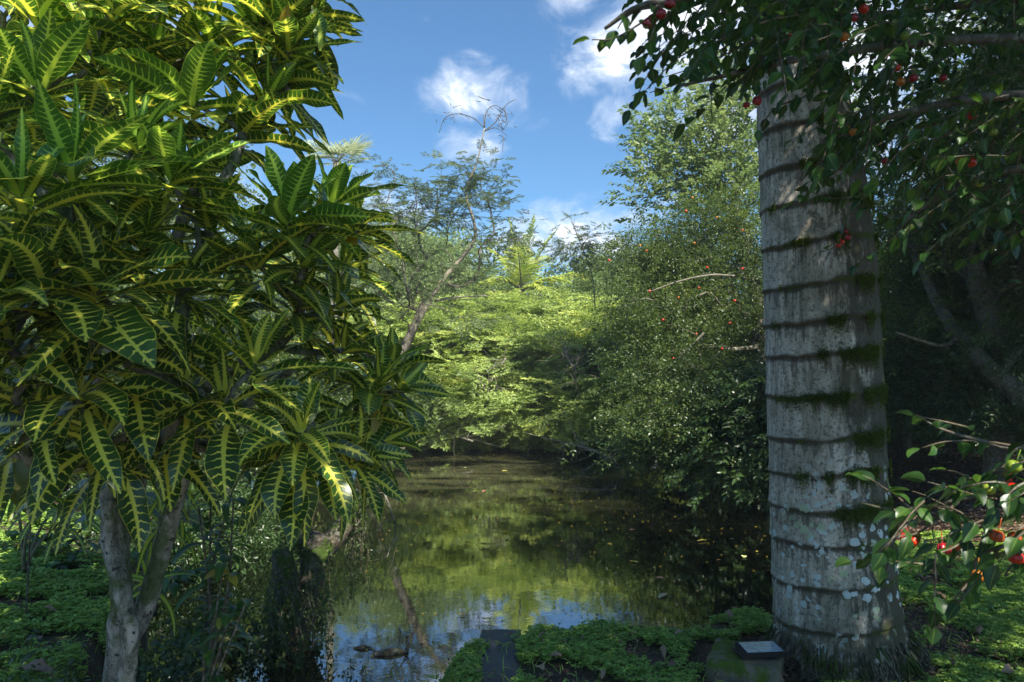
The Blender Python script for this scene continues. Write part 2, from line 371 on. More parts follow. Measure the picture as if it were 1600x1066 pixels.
# ------------------------------------------------------------------ ground, pond
POND = np.array([(-.66,1.6),(-.54,3.0),(-.46,3.7),(-.36,4.06),(-.15,4.28),(.39,4.42),(.80,4.5),(1.2,4.62),(1.65,4.74),(2.15,5.3),(2.8,6.3),(3.7,8.0),(4.5,10.2),(4.7,12.8),(3.6,15.5),
                 (1.8,18),(0,19.6),(-2,20.2),(-4,19),(-6,16.5),(-7,13.5),(-6,10.5),(-4.2,8),(-3.0,6.2),(-2.3,5.0),(-1.95,4.0),(-1.8,3.0),(-1.7,1.6)])
def sdist(x, y):
    p = np.stack([x, y], -1); best = np.full(x.shape, 1e9); ins = np.zeros(x.shape, bool)
    for a, b in zip(POND, np.roll(POND, -1, 0)):
        ab = b-a; t = np.clip(((p-a)@ab)/(ab@ab), 0, 1); q = a+t[..., None]*ab
        best = np.minimum(best, np.linalg.norm(p-q, axis=-1))
        c = ((a[1] > y) != (b[1] > y)) & (x < (b[0]-a[0])*(y-a[1])/((b[1]-a[1])+1e-12)+a[0]); ins ^= c
    return np.where(ins, -best, best)
def height(x, y):
    x = np.asarray(x, float); y = np.asarray(y, float)
    q = np.stack([x, y, 0*x], -1)
    s = sdist(x, y)+(fbm(q*2.2, 3)-.45)*.28
    far = np.clip((y-5.5)/5, 0, 1)
    near = np.clip((s+.10)/.34, 0, 1); near = near*near*(3-2*near)
    farp = np.clip(s/2.2, 0, 1)
    up = near*(1-far)+far*(farp*.9+.1*(s > 0))
    z = -.75+.75*up+np.where(s > 0, far*.10*np.minimum(s, 6), 0)
    z = np.where(s < -.1, np.minimum(z, -.7), z)
    z = z+(fbm(q*1.3+5, 3)-.45)*.07+(fbm(q*9+5, 2)-.4)*.012
    z = z+np.where(y < 5, 0.0, 0)+.30*np.clip((-x-2.5)/4, 0, 1)*(y > 0)
    return z
xs = np.concatenate([-np.geomspace(3.2, 400, 60)[::-1], np.linspace(-3.1, 4.1, 190), np.geomspace(4.2, 400, 55)])
ys = np.concatenate([-np.geomspace(.6, 100, 18)[::-1], np.linspace(-.5, 1.9, 20), np.linspace(2.0, 6.5, 130), np.geomspace(6.6, 600, 100)])
gx, gy = np.meshgrid(xs, ys); gz = height(gx, gy)
m, n = material('soil')
pos = n.n('ShaderNodeNewGeometry').outputs['Position']
a_ = n.noise(pos, 3, 6, .65); b_ = n.noise(pos, 40, 4, .7)
col = n.mix(n.step(a_, .35, .65), (.035, .026, .018), (.075, .055, .038)); col = n.mix(n.step(b_, .52, .66), col, (.14, .10, .07))
col = n.mix(n.step(n.noise(pos, 1.3, 4), .5, .62), col, (.03, .045, .012))
finish(n, col, .9, n.m('ADD', a_, b_), .8, .02, spec=.2); M['soil'] = m
A = Acc(); ny, nx = gx.shape; i = (np.arange(ny-1)[:, None]*nx+np.arange(nx-1)[None]).ravel()
A.add(np.stack([gx, gy, gz], -1), np.stack([i, i+1, i+nx+1, i+nx], -1))
tag(A.build('ground', M['soil']), kind='structure')
# water
m, n = material('pond water')
pos = n.n('ShaderNodeNewGeometry').outputs['Position']
h1 = n.noise(n.scalevec(pos, (1, 1, 1)), 2.4, 3, .5, .5); h2 = n.noise(pos, 17, 3, .6)
hh = n.m('ADD', n.m('MULTIPLY', h1, 1.0), n.m('MULTIPLY', h2, .16))
lit_silt = n.n('ShaderNodeVectorMath', operation='DISTANCE'); n.put(lit_silt.inputs[0], n.scalevec(pos, (.8, 1, 0))); lit_silt.inputs[1].default_value = (-1.0, 13.6, 0)
lit_silt = n.m('MULTIPLY', n.step(lit_silt.outputs['Value'], 5.5, .8), n.step(n.noise(n.scalevec(pos, (.5, 1.2, 1)), 1.3, 5, .6, .8), .36, .62))  # silt in the sun: pool of light painted as paler murk
murk = n.mix(lit_silt, (.003, .0035, .0018), (.055, .055, .026))
bmp = n.n('ShaderNodeBump'); bmp.inputs['Strength'].default_value = .07; bmp.inputs['Distance'].default_value = .02; n.put(bmp.inputs['Height'], hh)
df = n.n('ShaderNodeBsdfDiffuse'); n.put(df.inputs[0], murk)
gl = n.n('ShaderNodeBsdfGlossy'); gl.inputs['Roughness'].default_value = .012; gl.inputs[0].default_value = (.95, .97, 1, 1); n.put(gl.inputs['Normal'], bmp.outputs[0])
fr = n.n('ShaderNodeFresnel', x0=1.8); n.put(fr.inputs['Normal'], bmp.outputs[0])
mx = n.n('ShaderNodeMixShader'); n.put(mx.inputs[0], n.m('MINIMUM', n.m('ADD', n.m('MULTIPLY', fr.outputs[0], .9), .22), .42)); n.put(mx.inputs[1], df.outputs[0]); n.put(mx.inputs[2], gl.outputs[0])
n.n('ShaderNodeOutputMaterial', x0=mx.outputs[0]); M['water'] = m
A = Acc(); A.add([(-9, .5, WATER), (8, .5, WATER), (8, 22, WATER), (-9, 22, WATER)], [[0, 1, 2, 3]])
tag(A.build('pond_water', m), kind='structure')

# ------------------------------------------------------------------ royal palm trunk
def trunk_axis():
    # centre x in px, half width in px, py, at depth Y ~ 3.75
    rows = [(-900, 1190, 60), (-300, 1212, 58), (0, 1235, 62), (100, 1246, 68), (200, 1259, 78), (300, 1270, 85), (400, 1278, 89), (500, 1283, 91), (600, 1287, 91), (700, 1291, 91), (800, 1295, 92), (900, 1302, 96), (960, 1308, 99), (1010, 1315, 104), (1060, 1318, 112), (1120, 1320, 124)]
    return rows
PY = 3.75
rows = trunk_axis()
C_ = np.array([P(cx, py, PY) for py, cx, hw in rows]); Rr = np.array([hw*.925/F*PY for _, _, hw in rows])
o_ = np.argsort(C_[:, 2]); C_ = C_[o_]; Rr = Rr[o_]
zz = np.arange(-.12, C_[-1, 2], .006); nth = 220
cx = np.interp(zz, C_[:, 2], C_[:, 0]); cy = np.full_like(cx, PY); rad = np.interp(zz, C_[:, 2], Rr)
th = np.linspace(0, 2*np.pi, nth, endpoint=False)
ringpy = [-700, -600, -510, -420, -340, -260, -180, -105, -30, 45, 110, 178, 245, 305, 368, 437, 497, 549, 615, 682, 739, 797, 851, 918, 985]
rz = np.array(sorted([P(1280, p, PY-.26)[2] for p in ringpy]))
TH, ZZ = np.meshgrid(th, zz)
cyl = np.stack([np.cos(TH), np.sin(TH), ZZ], -1)
zr = ZZ-.028*np.cos(TH-.2)+(fbm(cyl*[2, 2, 3], 3)-.45)*.035
dist = np.min(np.abs(zr[..., None]-rz[None, None]), -1); side = zr[..., None]-rz[None, None]; kk = np.argmin(np.abs(side), -1)
sgn = np.take_along_axis(side, kk[..., None], -1)[..., 0]
ringm = np.exp(-((sgn+.004)/(.008+.030*fbm(cyl*[1.7, 1.7, 2], 3)))**2)*(.35+1.1*fbm(cyl*[3, 3, 5]+11, 3))
stre = fbm(cyl*[14, 14, 2.5], 4); fine = fbm(cyl*[40, 40, 30], 3)
disp = .009*np.exp(-np.clip(sgn, 0, 1)/.035)*(sgn > 0)-.0035*np.exp(-((sgn+.006)/.007)**2)+.009*(stre-.47)+.006*(fine-.44)+.012*(fbm(cyl*[2.5, 2.5, 4], 3)-.45)
low = np.clip((.22-ZZ)/.30, 0, 1); disp = disp+low*(.05*np.abs(fbm(cyl*[9, 9, 1.2], 3)-.45))+low**2*.03
RAD = rad[:, None]+disp
A = Acc(); V = np.stack([cx[:, None]+RAD*np.cos(TH), cy[:, None]+RAD*np.sin(TH), ZZ], -1)
i = np.arange(len(zz)-1)[:, None]*nth; j = np.arange(nth)[None]; j2 = (j+1) % nth
A.add(V, np.stack([i+j, i+j2, i+nth+j2, i+nth+j], -1).reshape(-1, 4), np.stack([sgn, TH, ZZ], -1), ringm.ravel())
m, n = material('royal palm bark')
pos = n.n('ShaderNodeNewGeometry').outputs['Position']; s = n.n('ShaderNodeSeparateXYZ', x0=n.attr('lc', 1)); sp = n.n('ShaderNodeSeparateXYZ', x0=pos)
rg = n.attr('rnd', 2); z = sp.outputs[2]
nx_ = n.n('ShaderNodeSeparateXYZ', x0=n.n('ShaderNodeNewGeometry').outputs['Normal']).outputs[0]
st = n.noise(n.scalevec(pos, (1, 1, .13)), 26, 5, .7, .3); gr = n.noise(pos, 60, 5, .7); bl = n.noise(pos, 4.5, 5, .62, .5)
col = n.ramp(st, [(.25, (.15, .125, .10)), (.45, (.42, .37, .31)), (.62, (.66, .59, .50))])
col = n.mix(n.m('MULTIPLY', n.step(gr, .5, .36), .75), col, (.055, .05, .042))
col = n.mix(n.m('MULTIPLY', n.step(bl, .42, .66), .55), col, (.13, .12, .075))
# dark algae blotches, with shade painted into the colour of the right side
algae_shade = n.step(n.m('ADD', n.m('ADD', n.noise(n.scalevec(pos, (1, 1, .3)), 9, 5, .7, .4), n.m('MULTIPLY', nx_, .38)), n.m('MULTIPLY', rg, .16)), .46, .62)
col = n.mix(n.m('MULTIPLY', algae_shade, .85), col, (.035, .034, .022))
stk = n.noise(n.scalevec(pos, (1, 1, .07)), 38, 4, .7, .2); col = n.mix(n.m('MULTIPLY', n.step(stk, .54, .66, 0, .6), n.step(bl, .45, .65)), col, (.06, .055, .04))
hole = n.noise(n.scalevec(pos, (1, 1, .5)), 85, 3, .6); col = n.mix(n.m('MULTIPLY', n.step(hole, .64, .70), .7), col, (.03, .026, .02))
# scar line and moss on it
col = n.mix(n.m('MULTIPLY', n.step(n.m('ADD', rg, n.m('MULTIPLY', n.m('SUBTRACT', gr, .5), 1.2)), .30, .7), .85), col, (.060, .046, .030))
ms = n.step(n.m('ADD', n.m('MULTIPLY', rg, .30), n.m('ADD', n.noise(pos, 7, 4, .6), n.m('MULTIPLY', nx_, .12))), .72, .82)
col = n.mix(ms, col, n.mix(gr, (.03, .05, .008), (.09, .13, .02)))
dl = n.m('MULTIPLY', n.m('SUBTRACT', n.noise(n.scalevec(pos, (1, 1, .10)), 30, 4, .7), n.m('SUBTRACT', .44, n.m('MULTIPLY', nx_, .06))), .75)
drip = n.m('MULTIPLY', n.step(n.m('ADD', s.outputs[0], dl), -.004, .018), n.step(s.outputs[0], .006, -.002)); col = n.mix(n.m('MULTIPLY', drip, .62), col, (.05, .042, .028))
blo = n.noise(n.scalevec(pos, (1, 1, .6)), 6.5, 6, .72, 1.0); col = n.mix(n.m('MULTIPLY', n.step(n.m('ADD', blo, n.m('MULTIPLY', nx_, .10)), .53, .60), .7), col, (.085, .075, .045))
ms2 = n.step(n.m('ADD', n.m('MULTIPLY', rg, .22), n.m('ADD', n.noise(pos, 16, 6, .75), n.m('MULTIPLY', nx_, .10))), .66, .74); col = n.mix(n.m('MULTIPLY', ms2, .85), col, n.mix(gr, (.03, .045, .008), (.09, .12, .02)))
# lichen patches low on the trunk
vo = n.n('ShaderNodeTexVoronoi', feature='F1'); vo.inputs['Scale'].default_value = 21; wv_ = n.n('ShaderNodeVectorMath', operation='MULTIPLY_ADD'); nt_ = n.n('ShaderNodeTexNoise'); nt_.inputs['Scale'].default_value = 30; n.put(nt_.inputs['Vector'], pos)
n.put(wv_.inputs[0], nt_.outputs[1]); wv_.inputs[1].default_value = (.035,)*3; n.put(wv_.inputs[2], pos); n.put(vo.inputs['Vector'], wv_.outputs[0])
cellr = n.n('ShaderNodeSeparateXYZ', x0=vo.outputs['Color']).outputs[0]
zone = n.m('MULTIPLY', n.step(z, 1.15, .70), n.step(n.noise(pos, 4.2, 3), .36, .46))
lich = n.m('MULTIPLY', n.m('MULTIPLY', n.step(vo.outputs['Distance'], n.m('ADD', .15, n.m('MULTIPLY', cellr, .38)), n.m('ADD', .12, n.m('MULTIPLY', cellr, .34))), zone), n.step(cellr, .2, .25))
col = n.mix(lich, col, n.mix(n.step(n.noise(pos, 6, 2), .5, .6), (.50, .56, .56), (.38, .44, .28)))
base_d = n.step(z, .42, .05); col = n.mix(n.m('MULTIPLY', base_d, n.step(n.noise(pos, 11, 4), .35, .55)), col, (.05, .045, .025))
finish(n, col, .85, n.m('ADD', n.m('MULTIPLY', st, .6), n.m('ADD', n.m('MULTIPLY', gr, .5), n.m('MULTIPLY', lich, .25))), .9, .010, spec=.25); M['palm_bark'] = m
palm = thing('palm_tree', 'thick grey ringed palm trunk with moss and white lichen at the pond edge', 'palm tree', (float(cx[0]), PY, 0))
off = np.array(palm.location)
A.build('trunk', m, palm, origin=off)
A = Acc()
for k in range(320):
    a = RNG.uniform(0, 2*np.pi); z0 = RNG.uniform(.02, .17); r0 = np.interp(z0, zz, rad)+.02; L = RNG.uniform(.02, .10)
    d = np.array([math.cos(a), math.sin(a)]); c0 = np.array([cx[20], PY])
    pts = [(*(c0+d*(r0-.02)), z0), (*(c0+d*(r0+.03)+RNG.normal(0, .012, 2)), z0*.6), (*(c0+d*(r0+.035)+RNG.normal(0, .025, 2)), .015), (*(c0+d*(r0+.03+L*.5)+RNG.normal(0, .05, 2)), -.04)]
    tube(A, catmull(pts, 4), [RNG.uniform(.003, .007), .002], 4, rough=.2)
A.build('roots', M['bark_moss'], palm, origin=off)
# moss tufts standing on the scars
A = Acc(); N = 80000; a = np.clip(RNG.normal(-1.45, .7, N), -np.pi, .5); k = RNG.integers(3, len(rz)-8, N); zc_ = rz[k]+RNG.normal(-.004, .024, N)*RNG.random(N)
dens = fbm(np.stack([np.cos(a)*3+k*3.1, np.sin(a)*3, zc_*0], -1), 3)+.12*np.cos(a)
keep = (dens > .475+.06*np.clip(np.cos(a), 0, 1)); a = a[keep]; k = k[keep]; zc_ = zc_[keep]+np.minimum(0, RNG.normal(0, .03, keep.sum()))*(dens[keep] > .52)
rr = np.interp(zc_, zz, rad)+.008; pos = np.stack([np.interp(zc_, zz, cx)+rr*np.cos(a), PY+rr*np.sin(a), zc_+.028*np.cos(a-.2)], -1)
dd = np.stack([np.cos(a), np.sin(a), RNG.normal(.2, .6, len(a))], -1)+RNG.normal(0, .4, (len(a), 3))
place(A, leaf4(.6), pos, dd, RNG.uniform(.006, .014, len(a)), roll=RNG.uniform(0, 3, len(a)))
A.build('moss', M['moss'], palm, origin=off)

# ------------------------------------------------------------------ long leaves (croton and the like)
PROF = {'obov': [.10, .28, .52, .72, .86, .95, 1, .98, .88, .68, .38, .04], 'fiddle': [.10, .45, .80, 1, .98, .80, .60, .54, .58, .54, .36, .03],
        'lance': [.12, .5, .8, .95, 1, .98, .92, .82, .68, .5, .28, .02], 'oval': [.15, .6, .88, 1, 1, .97, .9, .8, .66, .48, .25, .02], 'strap': [.3, .7, .9, 1, 1, 1, .95, .9, .8, .65, .4, .03]}
def longleaves(acc, base, d, nr, L, W, prof, droop, wave=.06, fold=.18, rnd=None, nu=16, nv=6, mat=0, petiole=.08):
    """one curved blade each, bending under its weight"""
    N = len(base); us = np.linspace(0, 1, nu+1); pr = np.interp(us, np.linspace(0, 1, 12), PROF[prof])
    L = np.broadcast_to(L, (N,)); W = np.broadcast_to(W, (N,)); droop = np.broadcast_to(droop, (N,))
    p = np.array(base, float); d = nrm(np.array(d, float)); nr = nrm(nr-(nr*d).sum(1, keepdims=True)*d)
    vs = np.linspace(-1, 1, nv+1); V = np.zeros((N, nu+1, nv+1, 3)); lc = np.zeros((N, nu+1, nv+1, 3))
    ph = RNG.random(N)*6.28; twist = RNG.normal(0, .5, N)
    sidebend = RNG.normal(0, .4, N); fz = RNG.uniform(.7, 1.5, N)
    for k in range(nu+1):
        u = us[k]; s_ = np.cross(d, nr)
        tw = (twist*u)[:, None]; ss = s_*np.cos(tw)+nr*np.sin(tw); nn = nr*np.cos(tw)-s_*np.sin(tw)
        hw = pr[k]*W/2
        asym = 1+.08*np.sin(ph+u*9)
        for q, v in enumerate(vs):
            x = v*hw*(asym if v > 0 else 2-asym)
            zf = fold*np.abs(v)*hw*fz + wave*W*np.sin(ph+u*13+(1.6 if v > 0 else 0))*v*v*pr[k]
            V[:, k, q] = p+ss*x[:, None]+nn*zf[:, None]
            lc[:, k, q, 0] = u; lc[:, k, q, 1] = v; lc[:, k, q, 2] = x*1.0
        p = p+d*(L/nu)[:, None]
        d = nrm(d+np.array([0, 0, -1.])*(droop/nu)[:, None]+s_*(sidebend/nu)[:, None]); nr = nrm(nr-(nr*d).sum(1, keepdims=True)*d)
    m1 = nv+1; i = np.arange(nu)[:, None]*m1+np.arange(nv)[None]; f = np.stack([i, i+1, i+m1+1, i+m1], -1).reshape(-1, 4)
    f = (f[None]+(np.arange(N)*(nu+1)*m1)[:, None, None]).reshape(-1, 4)
    rr = RNG.random(N) if rnd is None else np.broadcast_to(rnd, (N,))
    acc.add(V.reshape(-1, 3), f, lc.reshape(-1, 3), np.repeat(rr, (nu+1)*m1), mat)
def rosette(acc, c, ax, n, L, W, bright=.4, prof=None, spread=1.0, droop=1.0, stem=.10, **kw):
    ax = nrm(np.asarray(ax, float)); x = nrm(np.cross(ax, [.3, .9, .1])); y = np.cross(ax, x)
    k = np.arange(n); g = k*2.39996+RNG.random()*6; q = k/(n-1.0)
    phi = R(12)+q**.75*R(95)*spread+RNG.normal(0, .14, n)
    rad_ = np.cos(g)[:, None]*x+np.sin(g)[:, None]*y
    d = np.cos(phi)[:, None]*ax+np.sin(phi)[:, None]*rad_
    base = c-ax*(q*stem)[:, None]+rad_*.006; nr = np.cos(phi)[:, None]*-rad_+np.sin(phi)[:, None]*ax
    size = (.55+.45*np.minimum(1, q*2.2))*RNG.uniform(.85, 1.15, n)
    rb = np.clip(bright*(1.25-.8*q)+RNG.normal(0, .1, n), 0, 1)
    up = np.clip(.3+q, 0, 1)
    names = RNG.choice(prof or ['obov', 'fiddle', 'lance'], n)
    for nm in set(names):
        s_ = names == nm
        longleaves(acc, base[s_], d[s_], nr[s_], L*size[s_], W*size[s_]*(.72 if nm == 'lance' else 1)*RNG.uniform(.75, 1.25, s_.sum()), nm, (droop*(.5+1.3*q)*RNG.uniform(.6, 1.4, n))[s_], rnd=rb[s_], **kw)

# ------------------------------------------------------------------ big croton
# px, py, Y, leaves, leaf length, brightness, axis (x,y,z), droop
ROS = [(110,255,2.15,17,.30,.75,(-.1,-.1,1),.7),(30,300,2.0,14,.30,.6,(-.3,-.1,1),.9),(215,215,2.5,16,.28,.75,(.1,-.1,1),.8),(150,440,2.15,18,.32,.35,(.1,-.35,.9),1.5),(130,350,2.4,14,.28,.5,(0,-.2,1),1.),
 (270,270,2.5,16,.28,.6,(.3,-.1,1),.9),(300,150,2.8,15,.28,.8,(0,0,1),.8),(60,130,2.5,15,.28,.6,(-.2,0,1),1.),(150,90,2.8,14,.28,.6,(0,0,1),1.),(240,70,3.0,14,.28,.6,(0,0,1),1.),(330,60,3.0,14,.27,.6,(.1,0,1),.9),
 (420,150,3.0,16,.28,.55,(.6,-.1,.8),1.),(455,60,3.0,14,.26,.65,(.2,0,1),.8),(400,40,3.1,12,.26,.7,(-.1,0,1),.8),(450,120,3.1,16,.27,.5,(.9,-.1,.3),.9),(480,20,3.2,11,.24,.6,(.2,0,1),.8),(380,200,2.9,13,.26,.4,(.4,-.1,.8),1.),(180,0,2.7,14,.28,.6,(0,0,1),1.),(300,-20,2.9,12,.27,.6,(0,0,1),1.),(60,20,2.6,13,.28,.6,(0,0,1),1.),(-20,180,2.4,14,.28,.6,(-.3,0,1),1.),
 (450,330,2.55,18,.27,.95,(.1,-.1,1),.6),(520,310,2.7,14,.25,.8,(.4,0,1),.7),(400,400,2.6,14,.27,.45,(0,-.3,1),1.1),(330,350,2.7,14,.28,.4,(0,-.1,1),1.2),(480,400,2.7,13,.25,.5,(.6,-.1,.7),1.),
 (290,440,2.5,15,.28,.4,(.2,-.2,1),1.4),(220,370,2.5,14,.28,.45,(0,-.2,1),1.2),(60,430,2.1,14,.28,.35,(-.3,-.2,1),1.4),(-10,430,2.0,12,.3,.3,(-.4,-.1,1),1.3),(10,520,2.1,13,.28,.3,(-.2,-.4,.7),1.5),
 (400,560,2.45,10,.30,.55,(.2,-.3,1),.5),(470,470,2.8,13,.25,.45,(.5,-.1,.8),1.1),(530,470,2.9,13,.24,.5,(.6,0,.7),1.1),(540,540,2.9,12,.23,.5,(.5,-.2,.7),1.),
 (595,590,2.9,17,.24,.7,(.35,-.2,1),.9),(630,600,3.0,13,.22,.65,(.8,-.1,.5),.9),(560,630,2.9,13,.22,.5,(.3,-.3,.8),1.1),(610,560,3.05,12,.22,.7,(.2,0,1),.8),
 (470,670,2.4,16,.25,.35,(.2,-.6,.6),1.7),(440,700,2.45,10,.25,.3,(-.1,-.7,.4),1.9),(560,710,2.7,13,.23,.35,(.5,-.4,.2),1.4),(520,690,2.75,12,.22,.35,(.3,-.3,.7),1.3),(600,690,2.9,11,.22,.35,(.8,-.2,.1),1.2),
 (350,620,2.4,13,.26,.25,(-.1,-.4,.8),1.6),(290,600,2.5,12,.28,.2,(.1,-.4,.7),1.6),(200,560,2.4,13,.28,.2,(0,-.4,.6),1.7),(110,600,2.2,14,.29,.22,(-.2,-.5,.4),1.9),(160,680,2.4,13,.27,.2,(.1,-.5,.4),1.8),(50,640,2.2,13,.28,.2,(-.3,-.4,.4),1.7),(120,720,2.5,11,.27,.15,(-.3,-.4,.2),1.7),(-10,690,2.3,10,.27,.2,(-.3,-.4,.4),1.7),(260,680,2.6,11,.26,.15,(.2,-.4,.4),1.6)]
rt = np.random.default_rng(11)
for k in range(44):      # the back of the bush
    px = rt.uniform(-60, 560); top = -60 if px < 480 else 230; py = top+(660-top)*rt.random()**1.6
    ROS.append((px, py, rt.uniform(3.0, 3.7), 11, .26, rt.uniform(.2, .6), (rt.normal(0, .4), rt.normal(0, .3), 1), rt.uniform(.9, 1.5)))
cro = thing('croton_tree', 'big croton with yellow veined leaves and pale mottled trunks beside the pond', 'croton', G(178, 1120))
co = np.array(cro.location)
A = Acc()
tips = np.array([P(r_[0], r_[1], r_[2]) for r_ in ROS])
b0 = G(178, 1105)
S1 = [b0+[0, 0, -.1], P(185, 1000, 3.15), P(190, 930, 3.1), P(180, 840, 3.1), P(168, 760, 3.05), P(165, 700, 3.0), P(160, 620, 2.95)]
S2 = [P(222, 965, 3.22), P(250, 870, 3.2), P(272, 790, 3.15), P(290, 710, 3.1), P(315, 640, 3.0)]
S3 = [P(190, 1080, 3.0)+[0, 0, -.1], P(203, 1000, 2.95), P(190, 920, 2.95), P(172, 850, 2.98), P(170, 780, 3.0)]
S4 = [P(175, 860, 3.12), P(200, 790, 3.16), P(212, 700, 3.2), P(215, 600, 3.2)]
tube(A, catmull(S1[:4], 10), [.049, .046, .042, .036], 18, rough=.28, seed=1)
tube(A, catmull(S1[2:], 10), [.046, .040, .036, .033], 16, rough=.22, seed=2)
tube(A, catmull([P(188, 1010, 3.15)]+S2, 10), [.042, .040, .037, .034, .03], 14, rough=.2, seed=3)
tube(A, catmull(S3, 10), [.036, .034, .032, .03, .028], 16, rough=.22, seed=4)
tube(A, catmull(S4, 10), [.06, .055, .048, .04], 14, rough=.22, seed=5)
A.build('trunk', M['croton_bark'], cro, origin=co)
A = Acc(); fork = [S2[-1], S1[-1], S4[-1]]
grp = np.argmin(np.stack([np.linalg.norm(tips-f_, axis=1) for f_ in fork]), 0)
for g_, rt_ in enumerate([S2, S1, S4]):
    if (grp == g_).any(): skeleton(A, rt_, tips[grp == g_]-np.array([0, 0, .02]), .009, 2.2, .038, 7, sag=-.04, rough=.15)
A.build('branches', M['croton_bark'], cro, origin=co)
A = Acc()
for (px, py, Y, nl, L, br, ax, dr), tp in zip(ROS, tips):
    rosette(A, tp, (ax[0], ax[1], ax[2]+.35), nl+(5 if py < 560 else 1), L*1.16, L*RNG.uniform(.28, .40), min(1, br*1.15+(.15 if py < 420 else -.16)), droop=dr*.50, spread=.92, prof=['obov', 'obov', 'obov', 'fiddle', 'lance'], nu=14 if Y < 2.8 else 10, nv=6, fold=.16, wave=.09)  # crown shade put into leaf colour: upper rosettes lighter, lower ones darker
longleaves(A, P(500, 80, 2.95)[None], np.array([[.1, 0, 1.]]), np.array([[0, -1., .2]]), .2, .06, 'obov', .2, rnd=.8)
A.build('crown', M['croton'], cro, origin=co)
A = Acc()
for (px, py, Y, dx, L) in [(445, 52, 2.85, (.1, -.2, 1), .11), (500, 350, 2.6, (.2, -.6, .6), .12), (545, 370, 2.7, (.3, -.5, -.2), .1), (590, 640, 2.8, (0, -.4, -1), .1)]:
    longleaves(A, P(px, py, Y)[None], np.array([dx], float), np.array([[0, -1., .3]]), L, L*.42, 'oval', .5, rnd=.3, nu=8)
A.build('yellowed_leaves', M['lf_yellow'], cro, origin=co)

# ------------------------------------------------------------------ narrow croton and undergrowth plants, left
def small_plant(name, label, cat, base, rosets, stem_r, mat_leaf, L, W, prof, nl, droop, mat_stem, group=None):
    t = thing(name, label, cat, base, group=group); o_ = np.array(t.location)
    A = Acc(); B = Acc()
    for c, ax in rosets:
        mid = (np.asarray(base)+c)/2+RNG.normal(0, .03, 3)
        tube(A, catmull([base, mid, c], 5), [stem_r, stem_r*.6], 6, rough=.1)
        rosette(B, c, ax, nl, L, W, .6, prof=prof, droop=droop, stem=.12, nu=10, nv=4)
    A.build('stem', mat_stem, t, origin=o_); B.build('foliage', mat_leaf, t, origin=o_)
    return t
bs = np.array([-1.98, 3.9, .05])
small_plant('croton_shrub', 'small croton with narrow yellow striped leaves behind the forked trunk', 'croton', bs,
   [(P(250, 800, 3.7), (.2, -.2, 1)), (P(270, 740, 3.8), (.3, 0, 1)), (P(300, 790, 3.9), (.6, 0, .8)), (P(230, 900, 3.6), (.1, -.4, .6)), (P(200, 760, 3.9), (-.2, 0, 1))], .012, M['croton_narrow'], .24, .042, ['lance'], 15, 1.1, M['bark_grey'])
bs = np.array([-3.2, 4.9, .1])
small_plant('croton_shrub', 'low dark croton under the big croton at the lawn edge', 'croton', bs,
   [(P(60, 780, 4.6), (-.1, -.2, 1)), (P(20, 750, 4.6), (.1, 0, 1)), (P(110, 800, 4.7), (.3, 0, .8)), (P(130, 750, 4.9), (.2, 0, 1))], .012, M['croton_narrow'], .26, .055, ['lance', 'obov'], 13, 1.2, M['bark_grey'])
# leafy herbs: upright stems with opposite broad leaves
def herb(label, base, tops, L, W, mat_leaf, npair, droop=1.0, group=None, name='leafy_shrub', prof='oval', r=None):
    t = thing(name, label, 'shrub', base, group=group); o_ = np.array(t.location); A = Acc(); B = Acc()
    for tp in tops:
        b = np.asarray(base, float)+RNG.normal(0, .05, 3)*[1, 1, 0]; mid = (b+tp)/2+RNG.normal(0, .04, 3)
        pts = catmull([b, mid, tp], 8); tube(A, pts, [.009, .004], 5)
        us = np.linspace(.35, 1, npair); pp = np.stack([np.interp(us, np.linspace(0, 1, len(pts)), pts[:, k]) for k in range(3)], -1)
        base2 = np.repeat(pp, 2, 0); an = np.repeat(np.arange(npair)*1.3+RNG.random()*6, 2)+np.tile([0, np.pi], npair)+RNG.normal(0, .3, 2*npair)
        d = np.stack([np.cos(an), np.sin(an), RNG.normal(.35, .25, 2*npair)], -1)
        longleaves(B, base2, d, np.tile([0, 0, 1.], (2*npair, 1)), L*RNG.uniform(.6, 1.15, 2*npair), W*RNG.uniform(.7, 1.1, 2*npair), prof, droop, rnd=r, nu=8, nv=4, wave=.05)
    A.build('stem', M['twig'], t, origin=o_); B.build('foliage', mat_leaf, t, origin=o_)
    return t
herb('tall weed with long drooping leaves left of the mossy stump', (-1.42, 3.55, -.2), [P(330, 700, 3.6), P(385, 690, 3.7), P(365, 780, 3.4), P(310, 790, 3.5)], .17, .042, M['lf_broad'], 7, 1.9, prof='lance')
herb('low weed with broad leaves hanging over the inlet', (-1.38, 3.2, -.2), [P(350, 880, 3.2), P(385, 940, 3.1), P(360, 960, 3.1)], .14, .06, M['lf_broad'], 4, 2.0)
t_ = herb('sprig with yellowing leaves beside the mossy stump', (-1.42, 3.3, -.2), [P(360, 900, 3.25)], .12, .05, M['lf_yellow'], 3, 1.6)
herb('dark broad leaved bush at the back of the left lawn', (-3.3, 5.4, .05), [P(60, 840, 5.4), P(130, 850, 5.3), P(95, 880, 5.2), P(20, 830, 5.6), P(-30, 850, 5.4), P(150, 800, 5.6)], .17, .085, M['lf_broad'], 5, 1.3)
herb('bush of broad leaves behind the croton trunks', (-2.5, 5.2, .05), [P(240, 860, 5.0), P(300, 830, 5.2), P(200, 780, 5.3), P(330, 900, 4.8), P(270, 900, 4.7)], .18, .075, M['lf_broad'], 6, 1.3)
herb('leafy bush on the left shore of the pond', (-3.9, 7.2, .0), [P(300, 700, 7), P(340, 760, 7), P(250, 690, 7.2), P(200, 740, 7), P(160, 680, 7.5), P(370, 800, 6.6), P(120, 760, 7)], .25, .10, M['lf_mid'], 7, 1.3)
